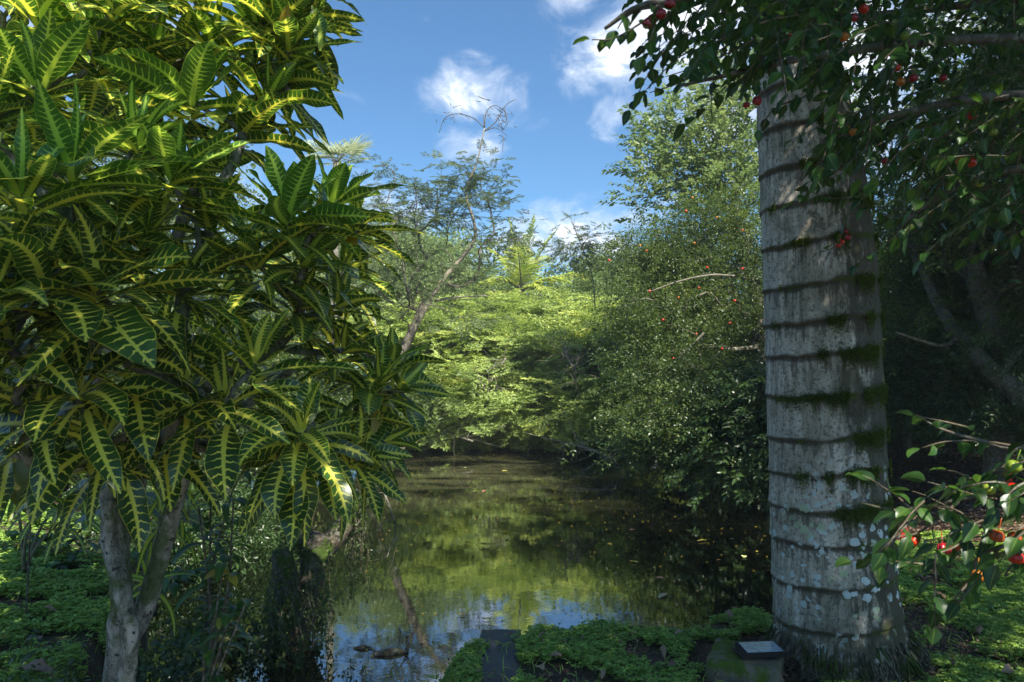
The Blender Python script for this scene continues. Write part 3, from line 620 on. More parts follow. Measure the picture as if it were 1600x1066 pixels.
# big yellow-green leaves at the left edge
t = thing('large_leaf_plant', 'plant with big dull yellow leaves at the foot of the croton', 'plant', (-2.35, 3.3, .05)); A = Acc(); B = Acc(); o_ = np.array(t.location)
for (px, py, dx) in [(20, 720, (.3, -.3, -.5)), (5, 735, (.6, -.2, -.2)), (-20, 700, (.5, -.4, -.6))]:
    c = P(px, py, 3.1); tube(A, catmull([np.array([-2.35, 3.3, .0]), (c+[-2.35, 3.3, 0])/2+[0, 0, .2], c], 6), [.012, .006], 5)
    longleaves(B, c[None], np.array([dx], float), np.array([[0, -.4, 1.]]), .26, .15, 'oval', .8, rnd=.2, nu=12)
A.build('stem', M['twig'], t, origin=o_); B.build('foliage', leaf_mat('olive leaves', [(0, (.10, .11, .02)), (1, (.20, .20, .04))], .35, .35, 1.5), t, origin=o_)
# heliconia-like grey-green blades and a red flower
t = thing('broad_blade_plant', 'plant with wide grey green blades behind the croton trunks', 'plant', (-2.1, 4.4, .05)); A = Acc(); B = Acc(); o_ = np.array(t.location)
for (px, py, dx) in [(215, 770, (.5, -.2, -.2)), (255, 760, (.6, -.3, -.3)), (190, 800, (-.6, -.1, 0))]:
    c = P(px, py, 4.2); tube(A, catmull([np.array([-2.1, 4.4, .0]), (c+[-2.1, 4.4, 0])/2+[0, 0, .1], c], 6), [.012, .006], 5)
    longleaves(B, c[None], np.array([dx], float), np.array([[0, -.3, 1.]]), .38, .14, 'oval', 1.0, rnd=.7, nu=12)
A.build('stem', M['twig'], t, origin=o_); B.build('foliage', leaf_mat('grey blades', [(0, (.05, .08, .05)), (1, (.12, .16, .11))], .2, .4, 1.2), t, origin=o_)
m, n = material('red petals'); finish(n, (.55, .02, .06), .5, trans=.3); M['red'] = m
for k, (px, py, Y, lab) in enumerate([(226, 718, 3.9, 'pink red flower head between the croton trunks'), (45, 553, 4.2, 'small red flower seen through the croton near the left edge')]):
    t = thing('flower', lab, 'flower', P(px, py, Y)); A = Acc(); B = Acc()
    N = 34; d = nrm(RNG.normal(0, 1, (N, 3))+[0, 0, .5]); longleaves(A, np.zeros((N, 3)), d, np.roll(d, 1, 1), .04 if k else .055, .02, 'oval', .3, nu=4, nv=2)
    g0 = height(P(px, py, Y)[0], Y)-P(px, py, Y)[2]
    A.build('petals', M['red'], t); tube(B, catmull([(0, 0, 0), (.02, .03, g0*.5), (0, .05, g0)], 6), [.004, .006], 5); B.build('stem', M['twig'], t)

# ------------------------------------------------------------------ generic trees
def inblob(c, r, n):
    d = nrm(RNG.normal(0, 1, (n, 3))); q = RNG.random((n, 1))**(1/2.4); return np.asarray(c)+d*q*np.asarray(r)
def tree(name, label, cat, base, trunk_pts, blobs, ntg, nspr, kind, ssize, mat_leaf, mat_bark, rtrunk=.12, gap=.0, flat=.35, droop=.15, spread=.5, rtip=.008, group=None, rmax=None, crown='crown', toward=0.0, sag=.08):
    t = thing(name, label, cat, base, group=group); o_ = np.array(t.location)
    root = [np.asarray(base, float)-[0, 0, .2]]+[np.asarray(p, float) for p in trunk_pts]
    vol = np.array([np.prod(b[1])**.75 for b in blobs]); share = np.maximum(3, (ntg*vol/vol.sum())).astype(int)
    tg = np.concatenate([inblob(b[0], b[1], k) for b, k in zip(blobs, share)])
    if gap: tg = tg[fbm(tg*.8+3.3, 3) > gap]
    gz_ = height(tg[:, 0], tg[:, 1]); tg[:, 2] = np.maximum(tg[:, 2], np.maximum(gz_, WATER)+.12)
    A = Acc(); rootf = catmull(root, 4)
    dirs = skeleton(A, rootf, tg, rtip, 2.1, rmax or rtrunk, 7, sag=sag)
    tube(A, rootf, [rtrunk, rtrunk*.75], 10, rough=.2)
    A.build('trunk', mat_bark, t, origin=o_)
    N = len(tg)*nspr; idx = np.repeat(np.arange(len(tg)), nspr)
    off_ = RNG.normal(0, 1, (N, 3))*spread*[1, 1, flat]; off_[:, 2] -= .1*np.hypot(off_[:, 0], off_[:, 1])
    pos = tg[idx]+off_; pos[:, 2] = np.maximum(pos[:, 2], WATER+.03)
    d = dirs[idx]*.6+nrm(off_)*.9; d[:, 2] = d[:, 2]*.5-droop; d += RNG.normal(0, .25, d.shape)
    per = RNG.random(len(tg))[idx]*.55+RNG.random(N)*.45
    B = Acc(); sprays(B, kind, pos, d, ssize*RNG.uniform(.6, 1.3, N), r=per); B.build(crown, mat_leaf, t, smooth=False, origin=o_)
    return t, tg
def E(px, py, Y, rx, ry, rdepth=None):      # ellipsoid whose picture is an ellipse of rx, ry px
    return (P(px, py, Y), (rx/F*Y, rdepth or rx/F*Y*.8, ry/F*Y))

for k, (bx, by, bz, rr_) in enumerate([(4.5, 18.5, 1.6, 1.8), (7.5, 19, 2.0, 2.2), (10.5, 18, 2.0, 2.2), (13, 15, 2.2, 2.4), (14, 11, 2.2, 2.4), (9.5, 13, 1.5, 1.8), (-9, 18, 2, 2.4), (-11, 13, 2.2, 2.4)]):
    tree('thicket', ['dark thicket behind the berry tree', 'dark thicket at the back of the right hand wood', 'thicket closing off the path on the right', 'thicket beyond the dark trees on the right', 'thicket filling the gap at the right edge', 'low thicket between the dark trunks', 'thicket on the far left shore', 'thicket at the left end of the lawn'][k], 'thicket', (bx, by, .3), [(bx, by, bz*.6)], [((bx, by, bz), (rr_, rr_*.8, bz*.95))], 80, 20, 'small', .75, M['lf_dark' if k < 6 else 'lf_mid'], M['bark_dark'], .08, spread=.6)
# far bank, sunlit feathery layered shrubs
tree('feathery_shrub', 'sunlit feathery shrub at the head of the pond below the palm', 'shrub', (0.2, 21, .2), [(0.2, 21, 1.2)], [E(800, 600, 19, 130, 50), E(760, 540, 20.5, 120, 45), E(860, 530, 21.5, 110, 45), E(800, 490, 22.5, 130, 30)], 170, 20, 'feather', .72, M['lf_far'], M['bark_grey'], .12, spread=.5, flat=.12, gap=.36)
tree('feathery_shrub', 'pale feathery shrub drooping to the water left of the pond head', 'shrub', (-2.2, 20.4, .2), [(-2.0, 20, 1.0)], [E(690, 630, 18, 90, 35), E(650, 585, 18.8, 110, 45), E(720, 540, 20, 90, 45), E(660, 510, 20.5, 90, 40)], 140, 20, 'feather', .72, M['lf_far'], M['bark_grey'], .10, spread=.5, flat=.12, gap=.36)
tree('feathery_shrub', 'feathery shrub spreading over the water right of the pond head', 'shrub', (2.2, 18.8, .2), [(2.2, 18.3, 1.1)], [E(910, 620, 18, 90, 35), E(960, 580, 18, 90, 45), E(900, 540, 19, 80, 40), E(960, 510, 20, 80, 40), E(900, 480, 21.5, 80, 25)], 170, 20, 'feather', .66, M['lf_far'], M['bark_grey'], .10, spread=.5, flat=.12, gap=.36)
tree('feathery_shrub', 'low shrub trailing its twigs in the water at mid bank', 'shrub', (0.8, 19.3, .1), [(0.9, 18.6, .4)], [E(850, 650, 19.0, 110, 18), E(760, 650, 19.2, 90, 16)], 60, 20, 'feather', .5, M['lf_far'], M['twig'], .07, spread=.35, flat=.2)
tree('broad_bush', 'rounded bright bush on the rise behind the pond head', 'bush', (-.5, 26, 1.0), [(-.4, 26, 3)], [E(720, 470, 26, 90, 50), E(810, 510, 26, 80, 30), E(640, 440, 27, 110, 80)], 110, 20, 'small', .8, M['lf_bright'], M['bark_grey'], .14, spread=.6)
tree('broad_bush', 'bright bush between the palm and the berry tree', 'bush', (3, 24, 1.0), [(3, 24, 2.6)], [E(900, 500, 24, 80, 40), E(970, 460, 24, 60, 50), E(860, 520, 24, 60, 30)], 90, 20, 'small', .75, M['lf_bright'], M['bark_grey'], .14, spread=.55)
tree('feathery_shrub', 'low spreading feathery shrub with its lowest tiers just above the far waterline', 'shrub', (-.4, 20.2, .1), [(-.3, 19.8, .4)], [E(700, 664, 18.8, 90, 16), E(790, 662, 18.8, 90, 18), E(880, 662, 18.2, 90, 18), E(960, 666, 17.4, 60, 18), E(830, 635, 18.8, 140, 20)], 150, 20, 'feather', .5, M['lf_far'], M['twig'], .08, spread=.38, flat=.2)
# far tree line
FAR = [(600, 430, 30, 120, 90, 'bright', 'tall bright tree behind the thin acacia'), (690, 420, 34, 90, 70, 'mid', 'rounded tree behind the palm fronds on the left side'),
       (1010, 440, 33, 100, 50, 'mid', 'green tree behind the berry tree'), (480, 410, 30, 130, 80, 'bright', 'sunny tree seen through the gaps right of the croton crown'),
       (300, 300, 28, 160, 160, 'mid', 'tall tree hidden behind the middle of the croton'), (100, 250, 26, 160, 200, 'bright', 'tall pale tree behind the upper croton leaves'), (-100, 350, 24, 160, 200, 'mid', 'tree beyond the left edge of the croton'),
       (850, 475, 36, 120, 36, 'mid', 'low tree line crown straight under the palm')]
for (px, py, Y, rx, ry, mt, lab) in FAR:
    c = P(px, py, Y); b = (c[0], Y, 0.8)
    tree('leafy_tree', lab, 'tree', b, [(c[0]*.99, Y, c[2]*.5)], [E(px, py, Y, rx, ry), E(px-rx*.5, py+ry*.8, Y, rx*.7, ry*.8), E(px+rx*.5, py+ry*.9, Y, rx*.7, ry*.8)], 110, 15, 'small', 1.15, M['lf_'+mt], M['bark_grey'], .22, spread=.9, gap=.40, group=None)
# left shore masses behind the croton
tree('shore_bush', 'shaded bush on the left shore behind the stump', 'bush', (-6.5, 13.5, .2), [(-6.4, 13.3, 1.5)], [E(480, 620, 13, 120, 70), E(330, 600, 12.5, 140, 80), E(420, 680, 12.5, 100, 30)], 120, 20, 'small', .5, M['lf_mid'], M['bark_grey'], .12, spread=.4)
tree('shore_bush', 'bush behind the croton on the far left lawn', 'bush', (-7, 10, .2), [(-6.8, 10, 1.5)], [E(120, 620, 10, 200, 120), E(-20, 560, 10, 160, 160), E(260, 480, 13, 160, 90)], 150, 20, 'small', .5, M['lf_mid'], M['bark_grey'], .12, spread=.4)

# thin acacia with the leaning pale trunk
ac = P(622, 560, 14); base = np.array([ac[0]-.7, 14.0, 0.0])
t, tg = tree('acacia_tree', 'thin spreading acacia with sparse grey green leaves against the blue sky', 'tree', base, [P(625, 560, 14), P(645, 515, 14), P(665, 470, 14)],
   [E(640, 300, 14, 75, 35), E(600, 360, 13.6, 70, 60), E(690, 330, 14.4, 80, 45), E(760, 300, 14, 55, 40), E(780, 370, 14, 60, 22), E(600, 450, 13.6, 70, 60), E(690, 430, 14.2, 80, 50), E(740, 490, 13, 60, 16), E(600, 250, 14, 20, 20), E(720, 270, 14.2, 60, 30), E(820, 375, 13.6, 30, 8)],
   165, 7, 'feather', .26, M['lf_blue'], M['bark_dark'], .10, spread=.22, flat=.3, rtip=.0045, rmax=.035)
A = Acc(); o_ = np.array(t.location)
lead = [P(645, 520, 14), P(660, 490, 13.9), P(690, 440, 13.9), P(735, 385, 14), P(742, 355, 14), P(728, 300, 14), P(745, 255, 14), P(757, 200, 14)]
tube(A, catmull(lead, 6), [.055, .052, .048, .040, .032, .022, .015, .010], 9, rough=.15)
tube(A, catmull([P(680, 470, 13.9), P(710, 465, 13.7), P(760, 462, 13.5)], 5), [.03, .012], 6, rough=.15)
A.build('branch', M['bark_pale'], t, origin=o_)
A = Acc()
for pts in [[(757, 200), (760, 175), (775, 165), (795, 180)], [(757, 200), (740, 185), (715, 178), (695, 185), (686, 208)], [(757, 205), (775, 190), (790, 165), (806, 155)], [(757, 200), (755, 178)], [(757, 205), (775, 200), (792, 212)], [(788, 170), (792, 190), (783, 188)]]:
    tube(A, catmull([P(x, y, 14) for x, y in pts], 5), [.011, .005], 5)
for k in range(40):
    c = P(*[(788, 180), (770, 170), (700, 182), (785, 205)][k % 4], 14)+RNG.normal(0, .10, 3); d = RNG.normal(0, .06, 3); tube(A, [c, c+d, c+d*1.7+RNG.normal(0, .02, 3)], [.007, .004], 4)
A.build('bare_twigs', M['bark_dark'], t, origin=o_)

# bare feathery sapling beside the far palm
tree('sapling', 'spindly sapling with thin feathery twigs right of the palm', 'tree', P(930, 470, 16)-[0, 0, 0.0], [P(925, 430, 16), P(905, 375, 16), P(893, 345, 16)], [E(905, 375, 16, 40, 38), E(885, 400, 16, 30, 14), E(935, 410, 16, 30, 14)], 40, 5, 'feather', .25, M['lf_blue'], M['bark_grey'], .015, spread=.18, rtip=.003, rmax=.012)

# ------------------------------------------------------------------ palms beyond the bank
def frond(A, B, base, d, L, droop, nl=46, wl=.5, mat=0, up=(0, 0, 1)):
    d = nrm(np.asarray(d, float)); p = np.asarray(base, float).copy(); pts = [p.copy()]; ds = [d.copy()]; n = 14
    for k in range(n):
        p = p+d*L/n; d = nrm(d+np.array([0, 0, -1.])*droop/n); pts.append(p.copy()); ds.append(d.copy())
    pts = np.array(pts); ds = np.array(ds); tube(A, pts, [.035, .006], 6)
    us = np.linspace(.12, .99, nl); q = np.stack([np.interp(us*n, np.arange(n+1), pts[:, k]) for k in range(3)], -1); dq = nrm(np.stack([np.interp(us*n, np.arange(n+1), ds[:, k]) for k in range(3)], -1))
    s_ = nrm(np.cross(dq, np.broadcast_to(np.array(up, float), dq.shape))); nn = np.cross(s_, dq)
    for sg in (1, -1):
        dd = s_*sg*.85+dq*.62+nn*.15+RNG.normal(0, .09, q.shape); ll = wl*np.sin(np.pi*np.clip(us*.82+.14, 0, 1))*RNG.uniform(.85, 1.1, nl)
        longleaves(B, q, dd, nn, ll, .045, 'strap', .7, nu=5, nv=2, wave=0, fold=.3)
pb = P(822, 520, 23)
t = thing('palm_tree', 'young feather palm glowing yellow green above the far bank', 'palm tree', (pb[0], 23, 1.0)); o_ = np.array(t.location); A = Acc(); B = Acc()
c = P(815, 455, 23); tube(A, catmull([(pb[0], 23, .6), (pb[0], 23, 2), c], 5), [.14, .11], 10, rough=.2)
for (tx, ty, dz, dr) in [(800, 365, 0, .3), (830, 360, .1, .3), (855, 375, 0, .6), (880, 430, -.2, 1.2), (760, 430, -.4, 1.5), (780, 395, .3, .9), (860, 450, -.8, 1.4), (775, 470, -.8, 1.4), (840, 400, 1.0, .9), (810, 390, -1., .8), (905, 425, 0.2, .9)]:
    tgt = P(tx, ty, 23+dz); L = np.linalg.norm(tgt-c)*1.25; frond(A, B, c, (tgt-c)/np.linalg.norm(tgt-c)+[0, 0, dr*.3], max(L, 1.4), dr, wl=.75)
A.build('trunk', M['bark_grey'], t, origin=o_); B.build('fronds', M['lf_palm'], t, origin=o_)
# fan palm tops
def fanpalm(label, c, base, r, nfan):
    t = thing('palm_tree', label, 'palm tree', base); o_ = np.array(t.location); A = Acc(); B = Acc()
    tube(A, catmull([base, (np.asarray(base)+c)/2, c], 6), [.14, .10], 8, rough=.2)
    for k in range(nfan):
        an = k*2.4; el = RNG.uniform(-.1, 1.2); d = np.array([math.cos(an)*math.cos(el), math.sin(an)*math.cos(el), math.sin(el)]); tip = c+d*r*.7; tube(A, catmull([c, (c+tip)/2+[0, 0, .06], tip], 4), [.02, .01], 5)
        X, Y_, Z = frames(d[None]); na = 30; aa = np.linspace(-1.9, 1.9, na)
        dd = np.cos(aa)[:, None]*Y_+np.sin(aa)[:, None]*X; longleaves(B, np.repeat(tip[None], na, 0), dd, np.repeat(Z, na, 0), r*.8, .035, 'strap', .3, nu=4, nv=2, wave=0, fold=.3)
    A.build('trunk', M['bark_grey'], t, origin=o_); B.build('fronds', leaf_mat('pale fan leaves', [(0, (.3, .36, .2)), (1, (.5, .55, .38))], .45, .4, 1.2), t, origin=o_)
c = P(525, 255, 22); fanpalm('pale fan palm top showing right of the croton crown', c, (c[0], 22, .5), .95, 12)

# ------------------------------------------------------------------ right hand trees
BER = []
t1, tg = tree('berry_tree', 'dense small leaved tree with red berries arching over the right side of the pond', 'tree', (5.6, 12.8, .2), [(5.2, 12.5, 1.6), (4.8, 12, 2.6)],
   [E(1090, 400, 13, 110, 60), E(1030, 430, 13, 55, 45), E(1080, 490, 12, 110, 60), E(1030, 520, 12.3, 55, 45), E(1130, 560, 11.2, 90, 50), E(1065, 590, 11.2, 75, 40), E(1150, 640, 10, 60, 40), E(1060, 650, 10.4, 70, 30), E(1190, 450, 12, 60, 110), E(1160, 340, 13, 60, 50), E(1000, 385, 13.2, 40, 25)],
   380, 22, 'small', .27, M['lf_mid'], M['bark_grey'], .14, spread=.30, rtip=.006, flat=.7, gap=.385)
BER += [(t1, tg)]
A = Acc()
for pts in [[(1150, 432), (1110, 430), (1060, 440), (1015, 456)], [(1100, 520), (1060, 560), (1020, 590)], [(1090, 620), (1080, 650), (1060, 670)]]:
    tube(A, catmull([P(x, y, 10.9) for x, y in pts], 6), [.02, .008], 7, rough=.2)
A.build('branch', M['bark_grey'], t1, origin=np.array(t1.location))
tree('overhanging_bush', 'shaded leafy bush trailing into the water beside the palm trunk', 'bush', (5.2, 10.6, .0), [(4.8, 10.4, .8)], [E(1160, 700, 9.8, 70, 45), E(1060, 680, 11, 70, 26), E(1190, 640, 9.8, 70, 60), E(1015, 695, 11.5, 30, 14)], 110, 20, 'ovate', .26, M['lf_dark'], M['bark_grey'], .07, spread=.26, flat=.6, rtip=.005)
tree('leafy_tree', 'tall bright leaved tree against the sky left of the palm trunk', 'tree', (5.5, 15.5, .3), [(5.0, 15, 3), (4.4, 14.6, 4.6)],
   [E(1070, 220, 14, 60, 60), E(1120, 170, 14, 60, 70), E(1030, 260, 14, 50, 60), E(1100, 300, 14, 90, 50), E(1150, 250, 14, 80, 80), E(1010, 320, 14, 30, 20), E(1170, 120, 14, 50, 60), E(1030, 200, 14, 25, 20)],
   170, 9, 'ovate', .32, M['lf_bright'], M['bark_grey'], .14, spread=.30, rtip=.007, flat=1.0, droop=-.5)
# dark wood on the right, tall enough to shade the foreground
for k, (bx, by, hh, lab) in enumerate([(5.2, 8.6, 5.6, 'dark tree right behind the ringed palm trunk'), (8.0, 11.5, 5.6, 'dark tree at the right edge behind the path'), (7.0, 7.0, 6.4, 'shadowy tree standing nearest on the right side'), (9.5, 15, 5.8, 'tall dark tree deep in the right hand wood'), (11.5, 11, 6.0, 'dark tree far out on the right'), (7.4, 16.5, 5.0, 'dark tree behind the berry tree')]):
    lo = 1.6 if k != 2 else 3.4
    bl = [((bx, by, hh*.72), (2.0, 2.0, hh*.22)), ((bx-.5, by-.8, hh*.52), (1.9, 1.8, hh*.2)), ((bx+.7, by+.6, hh*.45), (1.8, 1.8, hh*.2)), ((bx-.8, by+.4, hh*.30), (1.4, 1.6, hh*.14))]
    if k == 0: bl = [((5.9, 8.8, 4.2), (1.6, 1.5, 1.0)), ((6.1, 9.0, 3.2), (1.6, 1.5, 1.0)), ((5.9, 9.6, 2.3), (1.3, 1.3, .7))]
    if k == 2: bl = [((6.6, 7.2, 5.4), (2.1, 2.0, 1.1)), ((6.7, 7.0, 4.4), (2.1, 2, .9)), ((7.2, 6.8, 3.4), (1.8, 1.7, .9))]
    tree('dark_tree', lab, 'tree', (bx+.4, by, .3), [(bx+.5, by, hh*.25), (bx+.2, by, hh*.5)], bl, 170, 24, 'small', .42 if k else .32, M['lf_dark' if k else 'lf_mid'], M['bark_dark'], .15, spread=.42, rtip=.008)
tree('dark_bush', 'black green undergrowth bush at the right edge below the leaning trunk', 'bush', (6.2, 8.6, .3), [(6.2, 8.6, .8)], [E(1560, 560, 8.6, 70, 60), E(1500, 620, 9.2, 60, 40), E(1440, 560, 10, 60, 50), E(1600, 640, 8.2, 60, 40)], 100, 18, 'small', .30, M['lf_dark'], M['bark_dark'], .08, spread=.28)
tree('dark_bush', 'bush with sunlit specks left of the dark undergrowth', 'bush', (6.3, 11.8, .3), [(6.2, 11.6, 1.0)], [E(1410, 590, 11, 45, 45), E(1400, 520, 11.5, 60, 50), E(1430, 640, 11, 30, 16)], 70, 18, 'small', .30, M['lf_mid'], M['bark_dark'], .07, spread=.28)
t = thing('leaning_tree', 'dark bare trunk leaning down to the right edge of the wood', 'tree', P(1640, 680, 7.8)); A = Acc(); o_ = np.array(t.location)
tube(A, catmull([P(1660, 720, 7.8), P(1600, 625, 8), P(1540, 570, 8.2), P(1480, 500, 8.6), P(1440, 420, 9), P(1400, 330, 9.4)], 8), [.14, .12, .09, .07, .05, .04], 12, rough=.25)
tube(A, catmull([P(1560, 590, 8.1), P(1600, 540, 8.1), P(1660, 500, 8.2)], 6), [.05, .03], 8, rough=.2)
tube(A, catmull([P(1500, 525, 8.4), P(1470, 540, 8.2), P(1400, 520, 8.2)], 6), [.03, .012], 8, rough=.2)
A.build('trunk', M['bark_dark'], t, origin=o_)

# berries on the berry tree
m, n = material('red fruit'); finish(n, n.mix(n.n('ShaderNodeObjectInfo').outputs['Random'], (.38, .010, .006), (.55, .04, .008)), .25, spec=.5); M['fr_red'] = m
m, n = material('orange fruit'); finish(n, n.mix(n.n('ShaderNodeObjectInfo').outputs['Random'], (.36, .05, .006), (.42, .15, .012)), .28, spec=.5); M['fr_or'] = m
m, n = material('dark red fruit'); finish(n, n.mix(n.n('ShaderNodeObjectInfo').outputs['Random'], (.16, .006, .012), (.32, .01, .02)), .25, spec=.5); M['fr_dk'] = m
m, n = material('green fruit'); finish(n, n.mix(n.n('ShaderNodeObjectInfo').outputs['Random'], (.14, .22, .02), (.30, .30, .03)), .3, spec=.5); M['fr_gr'] = m
def fruit_mesh(r, name, mat_, ribs=8, nth_=40, nz_=16):
    A = Acc(); ph = np.linspace(0, np.pi, nz_+1)[:, None]; th_ = np.linspace(0, 2*np.pi, nth_, endpoint=False)[None]
    rr = r*(1-.16*(1-np.abs(np.sin(th_*ribs/2))**.6))*np.sin(ph)**.8; z_ = r*.84*np.cos(ph)-r*.22*np.exp(-(np.sin(ph)/.3)**2)*np.sign(np.cos(ph))
    V = np.stack([rr*np.cos(th_), rr*np.sin(th_), z_+0*th_], -1); i = np.arange(nz_)[:, None]*nth_; j = np.arange(nth_)[None]
    A.add(V, np.stack([i+j, i+nth_+j, i+nth_+(j+1) % nth_, i+(j+1) % nth_], -1).reshape(-1, 4))
    if ribs > 5:
        tube(A, [(0, 0, r*.6), (.001, 0, r*1.2), (.003, .001, r*2.6)], [r*.07, r*.07, r*.05], 5)
    o = A.build(name, mat_); me = o.data; bpy.data.objects.remove(o); return me
bm_ = fruit_mesh(.022, 'berry', M['fr_red'], 4, 10, 6); bm2 = fruit_mesh(.020, 'berry', M['fr_or'], 4, 10, 6)
vis = []
for (px, py) in [(1082,309),(1072,330),(1105,418),(1088,522),(1052,560),(1128,545),(1104,600),(1076,575),(1148,470),(1010,392),(952,407),(1036,500),(1120,340),(1092,450),(1160,420),(1060,465),(1015,455),(1140,505),(1085,380),(1120,585),(1045,640),(1000,384),(1160,360),(1117,586)]:
    o = bpy.data.objects.new('berry', bm_ if len(vis) % 3 else bm2); sc.collection.objects.link(o); o.parent = t1; o.location = tuple(P(px, py, 10.6+RNG.uniform(-.3, .4))-np.array(t1.location)); vis.append(o)

# ------------------------------------------------------------------ near cherry tree
ch = thing('cherry_tree', 'overhanging cherry tree with glossy dark leaves and ribbed red and orange fruit', 'cherry tree', (2.5, 1.2, 0)); cho = np.array(ch.location)
A = Acc(); TW = Acc(); LV = Acc()
root0 = catmull([(2.5, 1.2, -.1), (2.45, 1.25, 1.0), (2.35, 1.4, 2.0), (2.3, 1.6, 3.0), (2.2, 1.8, 4.0)], 4)
tube(A, root0, [.11, .07], 12, rough=.2)
def twig_leaves(pts, leafL, sp, r=None):
    """alternate leaves along a twig"""
    pts = np.asarray(pts); s_ = np.concatenate([[0], np.cumsum(np.linalg.norm(np.diff(pts, axis=0), axis=1))]); k = max(3, int(s_[-1]/sp)); us = np.linspace(s_[-1]*.12, s_[-1], k)
    q = np.stack([np.interp(us, s_, pts[:, c]) for c in range(3)], -1); t_ = nrm(np.gradient(q, axis=0)); side_ = nrm(np.cross(t_, [0, 0, 1.]))
    sg = np.where(np.arange(k) % 2, 1., -1.)[:, None]; d = side_*sg*.8+t_*.6+np.array([0, 0, -.35])+RNG.normal(0, .28, (k, 3)); d[-1] = t_[-1]+RNG.normal(0, .2, 3)
    nr = np.tile([0, 0, 1.], (k, 1))+RNG.normal(0, .45, (k, 3))
    longleaves(LV, q+d*.004, d, nr, leafL*RNG.uniform(.65, 1.15, k), leafL*.56*RNG.uniform(.8, 1.1, k), 'oval', .6, nu=7, nv=4, wave=.04, fold=.25, rnd=r)
def limb(pp, r0, r1):
    pts = catmull([P(*p) for p in pp], 6); tube(A, pts, [r0, r1], 7, rough=.15); return pts
limbs = [limb([(1800, 250, 1.9), (1600, 262, 2.0), (1500, 290, 2.05), (1420, 340, 2.1), (1400, 372, 2.1)], .014, .004),
         limb([(1800, 60, 2.0), (1560, 60, 1.9), (1400, 70, 1.7), (1260, 90, 1.55), (1170, 110, 1.5), (1060, 135, 1.45)], .016, .003),
         limb([(1800, -60, 1.8), (1500, -60, 1.6), (1250, -40, 1.4), (1100, -10, 1.25), (1000, 10, 1.2), (945, 45, 1.2)], .014, .003),
         limb([(1800, 150, 1.7), (1560, 150, 1.7), (1420, 175, 1.75), (1320, 205, 1.8), (1270, 235, 1.8)], .014, .004),
         limb([(1850, 0, 2.4), (1600, 0, 2.5), (1400, 20, 2.5), (1200, 40, 2.5), (1090, 60, 2.4)], .02, .005),
         limb([(1850, 330, 2.3), (1620, 330, 2.4), (1500, 330, 2.4)], .014, .006),
         limb([(1800, 760, 1.25), (1600, 768, 1.3), (1500, 780, 1.35), (1430, 800, 1.4), (1385, 795, 1.4), (1345, 786, 1.4)], .006, .0016),
         limb([(1800, 860, 1.3), (1600, 850, 1.35), (1530, 870, 1.4), (1520, 900, 1.4), (1480, 950, 1.4)], .005, .0016),
         limb([(1800, 700, 1.35), (1600, 702, 1.4), (1530, 688, 1.4), (1470, 670, 1.4), (1430, 648, 1.4)], .005, .0015)]
# thin twigs with leaves
def twig(p0, d, L, leafL, sag_=.4, r=None):
    pts = [np.asarray(p0, float)]; d = nrm(np.asarray(d, float)); k = 6
    for _ in range(k): pts.append(pts[-1]+d*L/k); d = nrm(d+np.array([0, 0, -sag_/k])+RNG.normal(0, .08, 3))
    pts = np.array(pts); tube(TW, pts, [.0017, .0008], 4); twig_leaves(pts, leafL, leafL*.52, r)
# explicit sprigs at the left end against the sky and over the trunk
for pp in [[(1060, -10, 1.2), (1010, 30, 1.2), (960, 60, 1.2), (925, 62, 1.2)], [(1040, 10, 1.2), (1000, 15, 1.2), (975, 30, 1.2), (965, 45, 1.2)], [(1030, 5, 1.2), (1020, 50, 1.2), (1005, 85, 1.2)],
           [(1170, 40, 1.4), (1110, 70, 1.4), (1060, 90, 1.4), (1010, 140, 1.4)], [(1230, 10, 1.4), (1180, 60, 1.4), (1100, 100, 1.45), (1040, 120, 1.45)], [(1100, 110, 1.5), (1060, 130, 1.5), (1015, 145, 1.5)],
           [(1300, 20, 1.5), (1240, 60, 1.5), (1190, 100, 1.5), (1150, 110, 1.5)], [(1260, 150, 1.6), (1210, 170, 1.6), (1190, 200, 1.6)], [(1330, 190, 1.7), (1290, 215, 1.7), (1270, 250, 1.7)],
           [(1330, 280, 1.9), (1320, 330, 1.9), (1310, 380, 1.9), (1280, 395, 1.9)], [(1420, 200, 1.8), (1370, 290, 1.8), (1310, 310, 1.8), (1265, 300, 1.8)], [(1400, 100, 1.6), (1370, 180, 1.6), (1350, 240, 1.6)],
           [(1440, 330, 1.9), (1400, 340, 1.9), (1350, 320, 1.9)], [(1500, 200, 1.8), (1460, 250, 1.8), (1420, 280, 1.8)],
           [(1430, 800, 1.4), (1400, 775, 1.4), (1365, 752, 1.4), (1350, 745, 1.4)], [(1600, 700, 1.4), (1540, 690, 1.4), (1480, 690, 1.4), (1440, 700, 1.4)], [(1560, 770, 1.35), (1500, 740, 1.35), (1480, 735, 1.35)],
           [(1500, 782, 1.35), (1440, 830, 1.35), (1400, 840, 1.35), (1370, 865, 1.35)], [(1560, 800, 1.3), (1500, 850, 1.3), (1450, 870, 1.3)], [(1600, 820, 1.3), (1560, 860, 1.3), (1520, 910, 1.35), (1490, 950, 1.35)], [(1440, 800, 1.4), (1400, 840, 1.4), (1385, 890, 1.4)], [(1600, 860, 1.3), (1570, 900, 1.3), (1600, 880, 1.3)], [(1640, 740, 1.25), (1590, 760, 1.25), (1560, 790, 1.25)], [(1640, 800, 1.2), (1590, 840, 1.2), (1560, 880, 1.2)], [(1520, 670, 1.4), (1480, 660, 1.4), (1430, 650, 1.4)], [(1640, 690, 1.3), (1590, 700, 1.3), (1560, 740, 1.3)]]:
    pts = catmull([P(*p) for p in pp], 4); tube(TW, pts, [.0026, .0010], 5); twig_leaves(pts, .036 if pp[0][1] < 400 else .043, .022)
g = np.random.default_rng(21)
